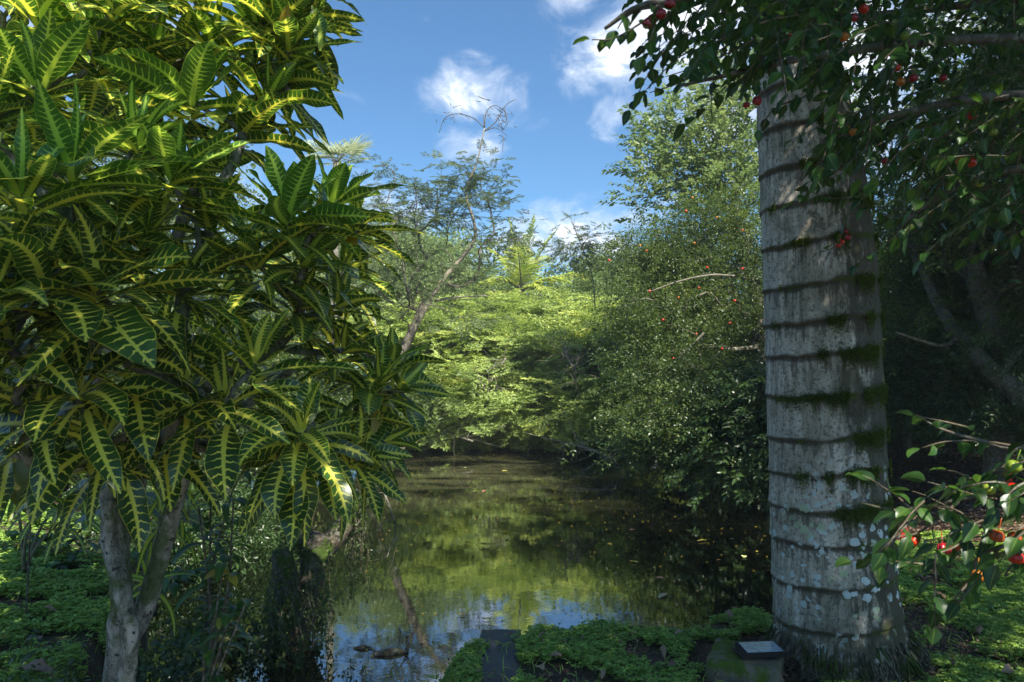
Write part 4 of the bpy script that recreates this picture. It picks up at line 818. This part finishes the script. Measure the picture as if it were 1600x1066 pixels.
for k in range(460):     # the body of the canopy
    px = g.uniform(1190, 1720); py = g.uniform(-80, 330)
    if py > 40+(px-1190)*1.0: continue
    if px > 1300 and py > 240+ (px-1300)*.25: continue
    if 1180 < px < 1330 and py > 60: continue
    Y = g.uniform(1.4, 2.9); twig(P(px, py, Y), (g.normal(-.5, .6), g.normal(0, .6), g.normal(-.25, .3)), g.uniform(.14, .3), .041)
for k in range(110):
    px = g.uniform(1060, 1300); py = g.uniform(-90, 60); Y = g.uniform(1.3, 2.6); twig(P(px, py, Y), (g.normal(-.5, .5), g.normal(0, .6), g.normal(-.25, .3)), g.uniform(.12, .22), .038)
for k in range(40):
    px = g.uniform(1440, 1680); py = g.uniform(690, 890)
    if py < 700+(1600-px)*.25: continue
    twig(P(px, py, g.uniform(1.2, 1.5)), (g.normal(-.6, .5), g.normal(0, .5), g.normal(-.1, .35)), g.uniform(.07, .13), .038)
tgu = np.concatenate([inblob((1.6, 2.8, 3.9), (2.2, 1.6, .6), 60), inblob((3.2, 4.6, 4.8), (1.6, 1.8, .8), 60), inblob((1.4, .9, 3.6), (1.8, 1.2, .6), 50), inblob((3.4, 3.1, 4.3), (1.9, 1.7, .7), 100), inblob((1.0, 3.4, 4.4), (1.8, 1.4, .5), 50), inblob((.3, 1.6, 4.2), (1.8, 1.2, .5), 45), inblob((3.4, 1.7, 4.2), (1.5, 1.4, .6), 80), inblob((2.0, .9, 4.1), (1.6, 1.3, .6), 90), inblob((-.3, .0, 4.2), (2.3, 1.3, .6), 170), inblob((2.9, .9, 4.3), (1.3, 1.2, .5), 70), inblob((4.6, 2.0, 4.4), (1.5, 1.5, .6), 90), inblob((2.9, 2.4, 3.4), (1.2, 1.6, .7), 50)])  # mostly unseen overhead canopy, added to shade the croton, palm and lawn
tgu = tgu[(tgu[:, 0] > tgu[:, 1]*.38+.1) | (tgu[:, 2]-CZ > tgu[:, 1]*.84+.25)]
dr = skeleton(A, root0, tgu, .005, 2.1, .05, 6); N = len(tgu)*9; ix = np.repeat(np.arange(len(tgu)), 9)
sprays(LV, 'ovate', tgu[ix]+RNG.normal(0, .28, (N, 3))*[1, 1, .6], dr[ix]+RNG.normal(0, .6, (N, 3)), RNG.uniform(.16, .28, N))
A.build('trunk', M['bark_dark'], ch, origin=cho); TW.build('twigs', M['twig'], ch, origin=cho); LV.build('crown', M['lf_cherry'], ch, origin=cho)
FM = {k: fruit_mesh(.0145, 'fruit', M['fr_'+k]) for k in ('red', 'or', 'dk', 'gr')}
for (px, py, Y, k, s_) in [(1047, 6, 1.2, 'dk', 1), (1033, 22, 1.2, 'dk', .95), (1011, 38, 1.2, 'dk', .85), (1239, 58, 1.5, 'red', 1), (1183, 158, 1.55, 'dk', 1.1), (1166, 164, 1.6, 'dk', .8), (1350, 14, 1.6, 'red', 1.1), (1334, 28, 1.6, 'dk', 1), (1319, 58, 1.6, 'or', 1.1),
   (1407, 128, 1.7, 'or', 1.1), (1427, 122, 1.7, 'dk', 1.1), (1402, 106, 1.7, 'red', .9), (1333, 206, 1.8, 'or', 1.1), (1305, 208, 1.8, 'dk', .7), (1382, 252, 1.9, 'dk', .9), (1461, 203, 1.8, 'dk', 1.2), (1519, 180, 1.8, 'red', 1.2), (1474, 122, 1.8, 'dk', 1), (1501, 252, 1.75, 'or', 1.2), (1518, 254, 1.75, 'red', 1.2), (1530, 286, 1.8, 'gr', 1.2), (1552, 206, 1.8, 'gr', 1.1), (1414, 56, 1.6, 'gr', 1), (1592, 215, 1.8, 'or', 1), (1376, 343, 2, 'or', .8), (1310, 383, 1.9, 'red', .8), (1316, 378, 1.9, 'red', .7), (1325, 371, 1.9, 'dk', .8), (1322, 362, 1.9, 'dk', .7),
   (1416, 841, 1.38, 'red', 1), (1425, 846, 1.38, 'red', 1), (1475, 858, 1.35, 'dk', 1.1), (1500, 853, 1.35, 'or', 1), (1529, 900, 1.38, 'or', 1.1), (1588, 872, 1.3, 'red', 1.1), (1584, 729, 1.3, 'gr', 1.1), (1545, 764, 1.33, 'gr', 1), (1569, 763, 1.33, 'gr', .8), (1581, 761, 1.33, 'red', .8), (1558, 838, 1.3, 'or', 1.1), (1585, 840, 1.3, 'or', 1)]:
    o = bpy.data.objects.new('fruit', FM[k]); sc.collection.objects.link(o); o.parent = ch; o.location = tuple(P(px, py, Y-.02)-cho); o.scale = (s_*(.66 if py < 500 else .78),)*3; o.rotation_euler = (g.normal(0, .35), g.normal(0, .35), g.uniform(0, 6))

# ------------------------------------------------------------------ mossy stump with leaning limb and trailing creepers
st_b = np.array([*G(462, 1010, WATER)[:2], WATER-.2])
t = thing('mossy_stump', 'mossy stump with a limb leaning over the water and hanging creepers', 'stump', st_b); o_ = np.array(t.location)
A = Acc(); SY = st_b[1]
tube(A, catmull([st_b, P(455, 960, SY), P(445, 900, SY), P(440, 860, SY)], 8), [.10, .09, .075, .06], 16, rough=.45, seed=8)
tube(A, catmull([P(470, 980, SY+.1), P(485, 910, SY+.1), P(490, 860, SY+.1), P(498, 835, SY+.1)], 8), [.09, .085, .08, .07], 16, rough=.45, seed=5)
A.build('stump', M['bark_moss'], t, origin=o_)
A = Acc(); tube(A, catmull([P(488, 872, SY+.1), P(520, 845, SY+.2), P(552, 800, SY+.3), P(588, 762, SY+.4), P(625, 705, SY+.5), P(650, 640, SY+.7)], 8), [.085, .075, .06, .05, .03, .015], 12, rough=.3, seed=3)
tube(A, catmull([P(478, 860, SY+.1), P(480, 820, SY+.1), P(487, 780, SY+.1), P(470, 700, SY)], 6), [.05, .035, .03, .02], 10, rough=.3)
A.build('limb', M['bark_moss'], t, origin=o_)
A = Acc(); B = Acc()
g = np.random.default_rng(5)
def vine(p, L, dens=1.0, ls=.022):
    k = 10; pts = [np.array(p, float)]; 
    for _ in range(k): pts.append(pts[-1]+np.array([g.normal(0, .012), g.normal(0, .012), -L/k]))
    pts = np.array(pts); pts[:, 2] = np.maximum(pts[:, 2], WATER+.02); tube(A, pts, [.003, .002], 4)
    N = int(L*110*dens); u = g.random(N)*k; q = np.stack([np.interp(u, np.arange(k+1), pts[:, c]) for c in range(3)], -1)+g.normal(0, .014, (N, 3))
    place(B, leaf6(.75), q, g.normal(0, 1, (N, 3))+[0, 0, -.4], g.uniform(.6, 1.3, N)*ls, roll=g.normal(0, .8, N))
for k in range(20): vine(P(g.uniform(540, 572), g.uniform(788, 812), SY+.3+g.normal(0, .05)), g.uniform(.25, .62), .9, .018)
for k in range(60): vine(P(g.uniform(425, 525), g.uniform(860, 980), SY-.05+g.normal(0, .14)), g.uniform(.15, .6), 1.0, g.uniform(.016, .032))
for k in range(70): x_ = g.uniform(330, 450); vine(P(x_, g.uniform(900+(450-x_)*.5, 1010), SY-.1+g.normal(0, .18)), g.uniform(.12, .4), 1.2, g.uniform(.018, .036))
N = 2600; u = g.random(N); a = g.uniform(0, 6.28, N); lp = catmull([P(440, 860, SY), P(490, 865, SY+.1), P(520, 845, SY+.2), P(552, 800, SY+.3), P(588, 762, SY+.4)], 8)
q = np.stack([np.interp(u*(len(lp)-1), np.arange(len(lp)), lp[:, c]) for c in range(3)], -1)+np.stack([np.cos(a)*.06, np.sin(a)*.06, np.abs(g.normal(.03, .03, N))], -1)
place(B, leaf6(.75), q, g.normal(0, 1, (N, 3)), g.uniform(.010, .024, N), roll=g.normal(0, .8, N))
A.build('creeper_stems', M['twig'], t, origin=o_); B.build('creeper_leaves', M['lf_mid'], t, origin=o_)

# bank undergrowth left of inlet: stuff
A = Acc(); N = 9000; x = g.uniform(-2.0, -1.25, N); y = g.uniform(2.9, 5.4, N); s_ = sdist(x, y); k_ = (s_ > -.3) & (s_ < .3); x, y, s_ = x[k_], y[k_], s_[k_]
z = np.maximum(height(x, y), WATER)+g.uniform(.02, .34, len(x))*np.clip(1.2-s_, 0, 1); place(A, leaf6(.6), np.stack([x, y, z], -1), g.normal(0, 1, (len(x), 3))+[.3, -.3, -.2], g.uniform(.02, .05, len(x)), roll=g.normal(0, .6, len(x)))
tag(A.build('undergrowth', M['lf_dark']), 'dark creeping undergrowth on the left bank of the inlet', 'undergrowth', kind='stuff')

# ------------------------------------------------------------------ clover lawn
def clover(n, x0, x1, y0, y1, size, hmax=.05):
    x = RNG.uniform(x0, x1, n); y = RNG.uniform(y0, y1, n); s_ = sdist(x, y); h = height(x, y)
    q = np.stack([x, y, 0*x], -1); d = fbm(q*4.5+9, 3)
    slab = (np.abs(x-np.interp(y, [3.0, 4.12], [-.075, -.065])) < .085+.09*(fbm(q*9, 2)-.4)) & (y < 4.1)
    keep = (s_ > -.12) & (h > WATER-.02) & (d > .37+.10*RNG.random(n)) & ~slab & (np.hypot(x-1.68, y-PY) > .36)
    blk = (x > .94) & (x < 1.42) & (y > 3.36) & (y < 4.02); keep &= ~blk
    x, y, h = x[keep], y[keep], h[keep]; N = len(x); hz = h+RNG.uniform(.01, hmax, N)*(0.6+fbm(np.stack([x, y, 0*x], -1)*7, 2))
    a0 = RNG.uniform(0, 6.28, N); r = np.clip(RNG.normal(.5, .22, N), 0, 1); sc_ = size*RNG.uniform(.6, 1.3, N); tx = RNG.normal(0, .22, (N, 2))
    for k in range(3):
        a = a0+k*2.094+RNG.normal(0, .15, N); d_ = np.stack([np.cos(a), np.sin(a), RNG.normal(.12, .22, N)], -1)
        place(CL, leaf4(.85, .18), np.stack([x, y, hz], -1), d_, sc_, up=np.stack([tx[:, 0], tx[:, 1], np.ones(N)], -1), roll=RNG.normal(0, .25, N), r=r)
CL = Acc()
clover(95000, -.8, 3.2, 2.9, 5.05, .017, .05)
clover(26000, 1.5, 4.5, 4.6, 7.2, .024)
clover(70000, -3.8, -1.5, 2.8, 5.6, .020, .07)
clover(12000, -6.5, -2.2, 5, 8, .035, .1)
tag(CL.build('clover', M['lf_clover'], smooth=False), 'low green clover covering the lawn round the pond', 'clover', kind='stuff')
# longer grass blades among it
A = Acc(); N = 5000; x = RNG.uniform(-3.4, 3.4, N); y = RNG.uniform(2.9, 6, N); h = height(x, y); k_ = (sdist(x, y) > -.05) & (h > WATER) & ~((x > .92) & (x < 1.44) & (y > 3.3) & (y < 4.05)); x, y, h = x[k_], y[k_], h[k_]; N = len(x)
longleaves(A, np.stack([x, y, h-.01], -1), np.stack([RNG.normal(0, .5, N), RNG.normal(0, .5, N), np.ones(N)], -1), np.tile([0, -1., .1], (N, 1)), RNG.uniform(.04, .11, N), .004, 'strap', 1.5, nu=4, nv=2, wave=0)
tag(A.build('grass', M['lf_clover']), 'thin grass blades among the clover', 'grass', kind='stuff')
# litter on the right hand ground
A = Acc(); N = 16000; x = RNG.uniform(1.9, 9, N); y = RNG.uniform(4.6, 13, N); s_ = sdist(x, y); k_ = (s_ > 0.05); x, y = x[k_], y[k_]; N = len(x)
place(A, leaf6(.5, .25, .2), np.stack([x, y, height(x, y)+.012], -1), np.stack([RNG.normal(0, 1, N), RNG.normal(0, 1, N), RNG.normal(0, .2, N)], -1), RNG.uniform(.03, .07, N), roll=RNG.normal(0, .5, N), r=RNG.random(N)*.6)
tag(A.build('leaf_litter', M['lf_dead']), 'brown leaf litter on the shaded ground under the right hand trees', 'leaf litter', kind='stuff')
A = Acc(); N = 11000; x = RNG.uniform(-.6, 2.9, N); y = RNG.uniform(2.9, 4.8, N); k_ = (sdist(x, y) > 0.0) & (fbm(np.stack([x, y, 0*x], -1)*5, 3) > .48); x, y = x[k_], y[k_]; N = len(x)
place(A, leaf6(.5, .25, .2), np.stack([x, y, height(x, y)+RNG.uniform(.01, .05, N)], -1), np.stack([RNG.normal(0, 1, N), RNG.normal(0, 1, N), RNG.normal(0, .3, N)], -1), RNG.uniform(.008, .028, N), roll=RNG.normal(0, .5, N), r=RNG.random(N)*.7)
tag(A.build('leaf_crumbs', M['lf_dead']), 'tiny dry leaf crumbs caught in the clover', 'debris', kind='stuff')

for k, (px, py, s_, lab) in enumerate([(880, 1010, .05, 'small broad leaved weed between slab and block, near the fallen leaves'), (960, 985, .045, 'small weed rosette on clover near the water edge'), (1080, 955, .05, 'weed rosette at the lawn edge left of the palm'), (700, 1050, .05, 'weed at the outer left of the dark slab'), (1040, 1058, .06, 'weed rosette in front of the mossy block'), (1450, 1000, .07, 'weed rosette in the clover right of the palm'), (1560, 960, .07, 'weed rosette near the right edge of the clover'), (1185, 945, .05, 'weed leaning out at the foot of the palm, water side'), (100, 1010, .07, 'broad leaved weed on the left lawn'), (40, 930, .07, 'weed at the left edge of the lawn'), (270, 1050, .08, 'leafy weed right of the pale croton trunks')]):
    p = G(px, py, .0); A = Acc(); p = np.array([p[0], p[1], float(height(p[0], p[1]))+.03]); t = thing('weed', lab, 'weed', p, group='weeds in the clover')
    for q in range(3): rosette(A, p*0+RNG.normal(0, .03, 3)*[1, 1, .3], (RNG.normal(0, .2), RNG.normal(0, .2), 1), 9, s_*RNG.uniform(.8, 1.2), s_*.42, .6, prof=['oval', 'lance'], droop=.8, stem=.03, nu=6, nv=2)
    A.build('leaves', M['lf_clover'] if k % 2 else M['lf_broad'], t)
# fallen leaves, each its own thing
def where(px, py):
    row = 'at the very front' if py > 1030 else ('in the middle' if py > 985 else 'near the water edge'); return row
LEAFM = []
for k in range(4):
    A = Acc(); L = 1.0; longleaves(A, np.array([[0, -.5, 0.]]), np.array([[0, 1, .25]]), np.array([[0, 0, 1.]]), 1.0, [.42, .55, .35, .6][k], ['oval', 'lance', 'lance', 'oval'][k], .5+.3*k, wave=.12, fold=.45, rnd=[.2, .55, .7, .95][k], nu=10, nv=6)
    tube(A, [(0, -.62, .0), (0, -.5, 0)], [.014, .018], 5, r=.2)
    o = A.build('fallen_leaf', M['lf_dead']); LEAFM.append(o.data); bpy.data.objects.remove(o)
FL = [(868,1028,.06,2,'pinkish fallen leaf'),(846,1000,.05,1,'curled tan fallen leaf'),(912,1000,.045,0,'small brown fallen leaf'),(990,1025,.06,1,'upright pale pink fallen leaf'),(1035,1020,.07,2,'long pale fallen leaf'),(1050,1042,.08,0,'rust brown fallen leaf'),(1100,980,.05,0,'dark orange fallen leaf'),(1138,962,.06,1,'tan fallen leaf'),(820,975,.045,0,'dark red fallen leaf'),(785,970,.04,3,'bent yellow brown fallen leaf'),(845,1048,.07,3,'flat ochre fallen leaf'),(940,1058,.06,2,'grey pink fallen leaf'),(800,998,.05,2,'fallen leaf resting by the dark slab'),(1000,965,.04,1,'small fallen leaf'),(1060,990,.045,3,'golden fallen leaf'),(1150,948,.04,0,'brown fallen leaf'),(1468,935,.07,1,'pale brown fallen leaf'),(1440,975,.06,0,'dark fallen leaf'),(1530,990,.06,3,'fallen leaf with a yellow tint'),(1490,1040,.07,2,'large faded fallen leaf'),(1575,1055,.07,1,'dull pink fallen leaf'),(1425,1020,.05,0,'reddish fallen leaf'),(1450,905,.05,2,'thin fallen leaf'),(60,1052,.17,1,'very large yellow brown fallen leaf'),(80,960,.07,1,'tan fallen leaf lying'),(225,1040,.10,2,'pale fallen leaf lying'),(60,1000,.06,0,'dark brown fallen leaf lying')]
PL = {23: 'on the grass in front of the left croton', 24: 'on the left lawn behind the croton trunk', 25: 'right of the pale croton trunks', 26: 'on the left lawn'}
def spot(px, py):
    if px > 1400: return ['on clover right of the palm trunk, far side', 'on clover right of the palm trunk, mid way', 'on clover right of the palm trunk, near side'][0 if py < 960 else (1 if py < 1020 else 2)]
    a = 'close to the dark slab' if px < 870 else ('midway between slab and block' if px < 1000 else 'just left of the mossy block')
    return 'on clover '+a+(', at the water side' if py < 990 else ', at the near side' if py > 1030 else '')
for i, (px, py, L, k, nm) in enumerate(FL):
    p = G(px, py, .04); o = bpy.data.objects.new('fallen_leaf', LEAFM[k]); sc.collection.objects.link(o)
    o.location = (p[0], p[1], float(height(p[0], p[1]))+.060); o.scale = (L*1.1, L*1.1, L*1.1); o.rotation_euler = (g.normal(0, .35), g.normal(0, .35), g.uniform(0, 6.28))
    tag(o, nm+' '+(PL.get(i) or spot(px, py)), 'leaf', 'fallen leaves on the lawn')
# floating leaves on the pond
FW = [(1096,845,.16,'yellow'),(1163,870,.12,'pale green'),(1033,930,.18,'tan'),(990,878,.12,'yellow green'),(1030,903,.10,'brown'),(1143,842,.06,'yellow'),(1090,924,.09,'olive'),(792,841,.10,'brown'),(755,767,.18,'reddish brown'),(724,731,.16,'pale yellow'),(788,736,.14,'yellow'),(1122,875,.06,'ochre'),(1183,862,.06,'small yellow'),(905,690,.3,'orange'),(990,828,.12,'dark brown'),(722,960,.07,'brown'),(735,1010,.08,'orange brown'),(700,1025,.06,'tan'),(880,1100,.1,'brown')][:-1]
mY, nn_ = material('floating leaf'); oi = nn_.n('ShaderNodeObjectInfo'); finish(nn_, oi.outputs['Color'], .45)
for i, (px, py, L, cn) in enumerate(FW):
    p = G(px, py, WATER+.01); me = LEAFM[i % 3].copy(); me.materials.clear(); me.materials.append(mY)
    o = bpy.data.objects.new('floating_leaf', me); sc.collection.objects.link(o); o.location = (p[0], p[1], WATER+.012); o.scale = (L*.8, L*.8, L*.25); o.rotation_euler = (0, 0, g.uniform(0, 6.28))
    c = {'y': (.55, .45, .08), 'p': (.42, .46, .18), 't': (.42, .30, .16), 'b': (.20, .12, .08), 'o': (.45, .2, .05), 'd': (.1, .06, .04), 'r': (.25, .09, .06), 's': (.55, .45, .08)}[cn[0]]; o.color = (*c, 1)
    reg = 'by the far bank' if py < 780 else ('in the open middle of the pond' if py < 885 else 'near the clover edge' if px > 800 else 'in the dark inlet')
    tag(o, f'{cn} leaf floating {reg}'+(', close to the palm trunk' if px > 1080 else ''), 'leaf', 'leaves floating on the pond')
# speckle of tiny debris on the water
A = Acc(); N = 4200; x = g.uniform(-7, 6, N); y = 4+16*g.random(N)**1.3; k_ = (sdist(x, y) < -.1) & (fbm(np.stack([x, y, 0*x], -1)*.6, 3)+g.random(N)*.25 > .52); x, y = x[k_], y[k_]; N = len(x)
place(A, leaf4(.5, 0), np.stack([x, y, np.full(N, WATER+.006)], -1), np.stack([g.normal(0, 1, N), g.normal(0, 1, N), 0*x], -1), g.uniform(.01, .035, N)*(1+y*.02))
tag(A.build('floating_specks', M['lf_yellow']), 'tiny yellow specks of debris on the pond surface', 'debris', kind='stuff')

# ------------------------------------------------------------------ small built things
def box_mesh(acc, x0, x1, y0, y1, z0, z1, sub=10, amp=.01, mat=0):
    """a box with worn, uneven faces"""
    def face(a, b, c, d, s1, s2):
        u, v = np.meshgrid(np.linspace(0, 1, s1+1), np.linspace(0, 1, s2+1)); p = ((1-u)*(1-v))[..., None]*a+(u*(1-v))[..., None]*b+(u*v)[..., None]*c+((1-u)*v)[..., None]*d
        i = (np.arange(s2)[:, None]*(s1+1)+np.arange(s1)[None]).ravel(); return p.reshape(-1, 3), np.stack([i, i+1, i+s1+2, i+s1+1], -1)
    K = [np.array(q, float) for q in ((x0, y0, z0), (x1, y0, z0), (x1, y1, z0), (x0, y1, z0), (x0, y0, z1), (x1, y0, z1), (x1, y1, z1), (x0, y1, z1))]
    cen = np.array([(x0+x1)/2, (y0+y1)/2, (z0+z1)/2]); hs = np.array([x1-x0, y1-y0, z1-z0])/2
    for a, b, c, d in ((0, 1, 5, 4), (1, 2, 6, 5), (2, 3, 7, 6), (3, 0, 4, 7), (4, 5, 6, 7), (3, 2, 1, 0)):
        p, f = face(K[a], K[b], K[c], K[d], sub, sub)
        q = (p-cen)/hs; e = np.sort(np.abs(q), 1)[:, 1:2]; p = p-(q*hs)*(.06*np.clip((e-.8)/.2, 0, 1)**2)
        n3 = np.stack([fbm(p*18+s_, 3)-.45 for s_ in (0, 31, 67)], -1); acc.add(p+n3*amp*2, f, mat=mat)
def rotz(o, a): o.rotation_euler = (0, 0, a)
mB, n = material('mossy concrete'); pos = n.n('ShaderNodeNewGeometry').outputs['Position']; q1 = n.noise(pos, 14, 6, .7); q2 = n.noise(pos, 60, 4, .6); q3 = n.noise(pos, 5, 5, .65)
col = n.mix(q1, (.08, .07, .05), (.24, .20, .15)); col = n.mix(n.step(q3, .47, .60), col, n.mix(q2, (.035, .06, .008), (.11, .16, .02))); finish(n, col, .9, n.m('ADD', q1, q2), .8, .01, spec=.2)
bc = G(1165, 1035, .07)
A = Acc(); box_mesh(A, -.165, .165, -.165, .165, -.10, .115, 16, .014); blk = A.build('concrete_block', mB)
blk.location = (1.11, 3.57, -.02); rotz(blk, R(-24)); tag(blk, 'square mossy concrete block in the clover beside the palm trunk', 'concrete block')
lamp = thing('flood_light', 'small flat black flood light lying face up on the mossy block', 'flood light', (1.165, 3.52, .114)); rotz(lamp, R(6))
mL, n = material('black metal'); finish(n, (.012, .013, .015), .4, spec=.5)
mG, n = material('lamp glass'); pos = n.n('ShaderNodeNewGeometry').outputs['Position']; finish(n, n.mix(n.step(n.noise(pos, 40, 4), .4, .7), (.30, .36, .42), (.20, .24, .27)), .12, spec=.8)
import bmesh
def bev(name, dims, loc, mt, parent, w_=.004, rx=0.0, hole=None):
    bm = bmesh.new(); bmesh.ops.create_cube(bm, size=1.0)
    for v in bm.verts: v.co = Vector((v.co.x*dims[0], v.co.y*dims[1], v.co.z*dims[2]))
    bmesh.ops.bevel(bm, geom=bm.edges[:], offset=w_, segments=2, affect='EDGES')
    if hole:
        f = max(bm.faces, key=lambda q: q.calc_center_median().z+q.calc_area()*100 if q.normal.z > .9 else -9); bmesh.ops.inset_region(bm, faces=[f], thickness=hole[0]); 
        for v in f.verts: v.co.z -= hole[1]
    me = bpy.data.meshes.new(name); bm.to_mesh(me); bm.free(); me.materials.append(mt); o = bpy.data.objects.new(name, me); sc.collection.objects.link(o); o.parent = parent; o.location = loc; o.rotation_euler = (rx, 0, 0); return o
hs_ = bev('housing', (.20, .13, .026), (0, 0, .012), mL, lamp, .005, R(5), (.012, .004)); bev('glass', (.172, .102, .004), (0, 0, .0125), mG, hs_, .001)
bev('bracket', (.02, .15, .008), (-.105, .0, .0), mL, lamp, .002); bev('bracket', (.02, .15, .008), (.112, .0, .0), mL, lamp, .002); bev('driver_box', (.07, .05, .02), (0, .0, -.006), mL, lamp, .003)
# dark slab in the clover
mS, n = material('wet dark slab'); pos = n.n('ShaderNodeNewGeometry').outputs['Position']; q1 = n.noise(pos, 7, 6, .65); q2 = n.noise(pos, 50, 4, .6)
finish(n, n.mix(q1, (.018, .022, .028), (.045, .052, .062)), n.m('ADD', .35, n.m('MULTIPLY', q1, .4)), n.m('ADD', q1, n.m('MULTIPLY', q2, .5)), .6, .008)
A = Acc(); box_mesh(A, -.115, .115, -.58, .58, -.08, .018, 20, .012); sb = A.build('stone_slab', mS); sb.location = (-.068, 3.56, .0); rotz(sb, R(-1)); tag(sb, 'long narrow dark wet slab leading to the water through the clover', 'slab')
# floating log, pale stones, twigs, dead branches
A = Acc(); tube(A, catmull([(-.26, 0, 0), (-.1, .02, .015), (.08, 0, .015), (.25, -.01, .0)], 6), [.03, .055, .05, .02], 12, rough=.35, seed=2); tube(A, [(.2, 0, .03), (.24, 0, .08), (.25, .01, .11)], [.012, .006], 6)
o = A.build('floating_log', M['bark_dark']); p = G(612, 1022, WATER); o.location = (p[0], p[1], WATER+.005); o.rotation_euler = (0, 0, R(18)); o.scale = (.42, .42, .42); tag(o, 'short dark log floating in the sky reflection at the front of the inlet', 'log')
A = Acc(); tube(A, catmull([(-.2, 0, 0), (0, .02, .02), (.2, 0, .0)], 6), [.03, .05, .03], 12, rough=.4, seed=6)
o = A.build('floating_log', M['bark_dark']); p = G(567, 1014, WATER); o.location = (p[0], p[1], WATER); o.scale = (.3, .3, .3); tag(o, 'small dark piece of wood floating beside the longer log', 'log')
mW, n = material('pale stone'); pos = n.n('ShaderNodeNewGeometry').outputs['Position']; finish(n, n.mix(n.noise(pos, 9, 4), (.30, .26, .24), (.5, .45, .43)), .8)
for (px, py, Yr, s_, lab) in [(1003, 702, 12.6, .16, 'pale stone at the waterline under the berry tree'), (1022, 722, 12.2, .13, 'small pale stone standing in the water')]:
    A = Acc(); A_ = np.linspace(0, np.pi, 13)[:, None]; B_ = np.linspace(0, 2*np.pi, 20, endpoint=False)[None]; V = np.stack([np.sin(A_)*np.cos(B_), np.sin(A_)*np.sin(B_), np.cos(A_)+0*B_], -1)
    V = V*(1+.5*(fbm(V*1.7+px, 3)-.45)[..., None])*[1, .8, .8]*s_; i = np.arange(12)[:, None]*20; j = np.arange(20)[None]; A.add(V, np.stack([i+j, i+20+j, i+20+(j+1) % 20, i+(j+1) % 20], -1).reshape(-1, 4))
    p = G(px, py, WATER); o = A.build('stone', mW); o.location = (p[0], p[1], WATER+.03); tag(o, lab, 'stone')
def deadbranch(label, pts, r, nsub, L):
    p0 = P(*pts[0]); t = thing('dead_branch', label, 'branch', p0); A = Acc(); fine_ = catmull([P(*q) for q in pts], 6); tube(A, fine_, [r, r*.4], 7, rough=.2)
    B = Acc()
    for k in range(nsub):
        c = fine_[g.integers(0, len(fine_))]; d = nrm(g.normal(0, 1, 3)*[1, .6, .8])*L*g.uniform(.4, 1); tube(B, catmull([c, c+d*.5+g.normal(0, L*.06, 3), c+d], 4), [r*.3, r*.1], 5)
    A.build('branch', M['bark_grey'], t, origin=p0); B.build('twigs', M['bark_grey'], t, origin=p0)
deadbranch('fallen grey branch with bare twigs at the left of the far waterline', [(610, 650, 17.5), (680, 670, 17), (740, 690, 16.5)], .05, 30, 1.2)
deadbranch('tangle of dead twigs hanging inside the far shrubs', [(790, 560, 17.6), (770, 590, 17.3), (760, 610, 17)], .03, 40, .9)
deadbranch('second tangle of dry hanging twigs right of the first', [(880, 545, 16.4), (895, 575, 16.2), (900, 600, 16)], .03, 40, .9)
deadbranch('dry branches dipping in the water below the berry tree', [(960, 720, 13.5), (930, 705, 14), (880, 690, 15.2)], .04, 26, 1.0)
deadbranch('thin bare twigs dangling over the water from the leaning limb', [(600, 770, 4.9), (612, 800, 4.8), (618, 830, 4.8), (605, 870, 4.7)], .008, 14, .3)
tree('dark_bush', 'dark shrub on the shore left of the inlet behind the stump', 'bush', (-3.6, 8.2, -.1), [(-3.5, 8.1, .4)], [E(330, 840, 7, 60, 30), E(300, 780, 7.5, 80, 40), E(230, 840, 6.5, 60, 30)], 50, 18, 'small', .28, M['lf_dark'], M['bark_dark'], .05, spread=.25)

# thin bright air over the far side of the pond
bm = bmesh.new(); bmesh.ops.create_cube(bm, size=1.0)
for v in bm.verts: v.co = Vector((v.co.x*90, v.co.y*60+22, (v.co.z+.5)*18-3))
me = bpy.data.meshes.new('haze'); bm.to_mesh(me); bm.free(); hz = bpy.data.objects.new('haze', me); sc.collection.objects.link(hz)
m, n = material('haze'); pv = n.n('ShaderNodeVolumePrincipled'); pv.inputs['Color'].default_value = (.9, .95, 1, 1); pv.inputs['Density'].default_value = .0020; pv .inputs['Anisotropy'].default_value = .3
o_ = n.n('ShaderNodeOutputMaterial'); n.t.links.new(pv.outputs[0], o_.inputs['Volume']); me.materials.append(m); tag(hz, 'thin bright haze over the far bank', kind='stuff')
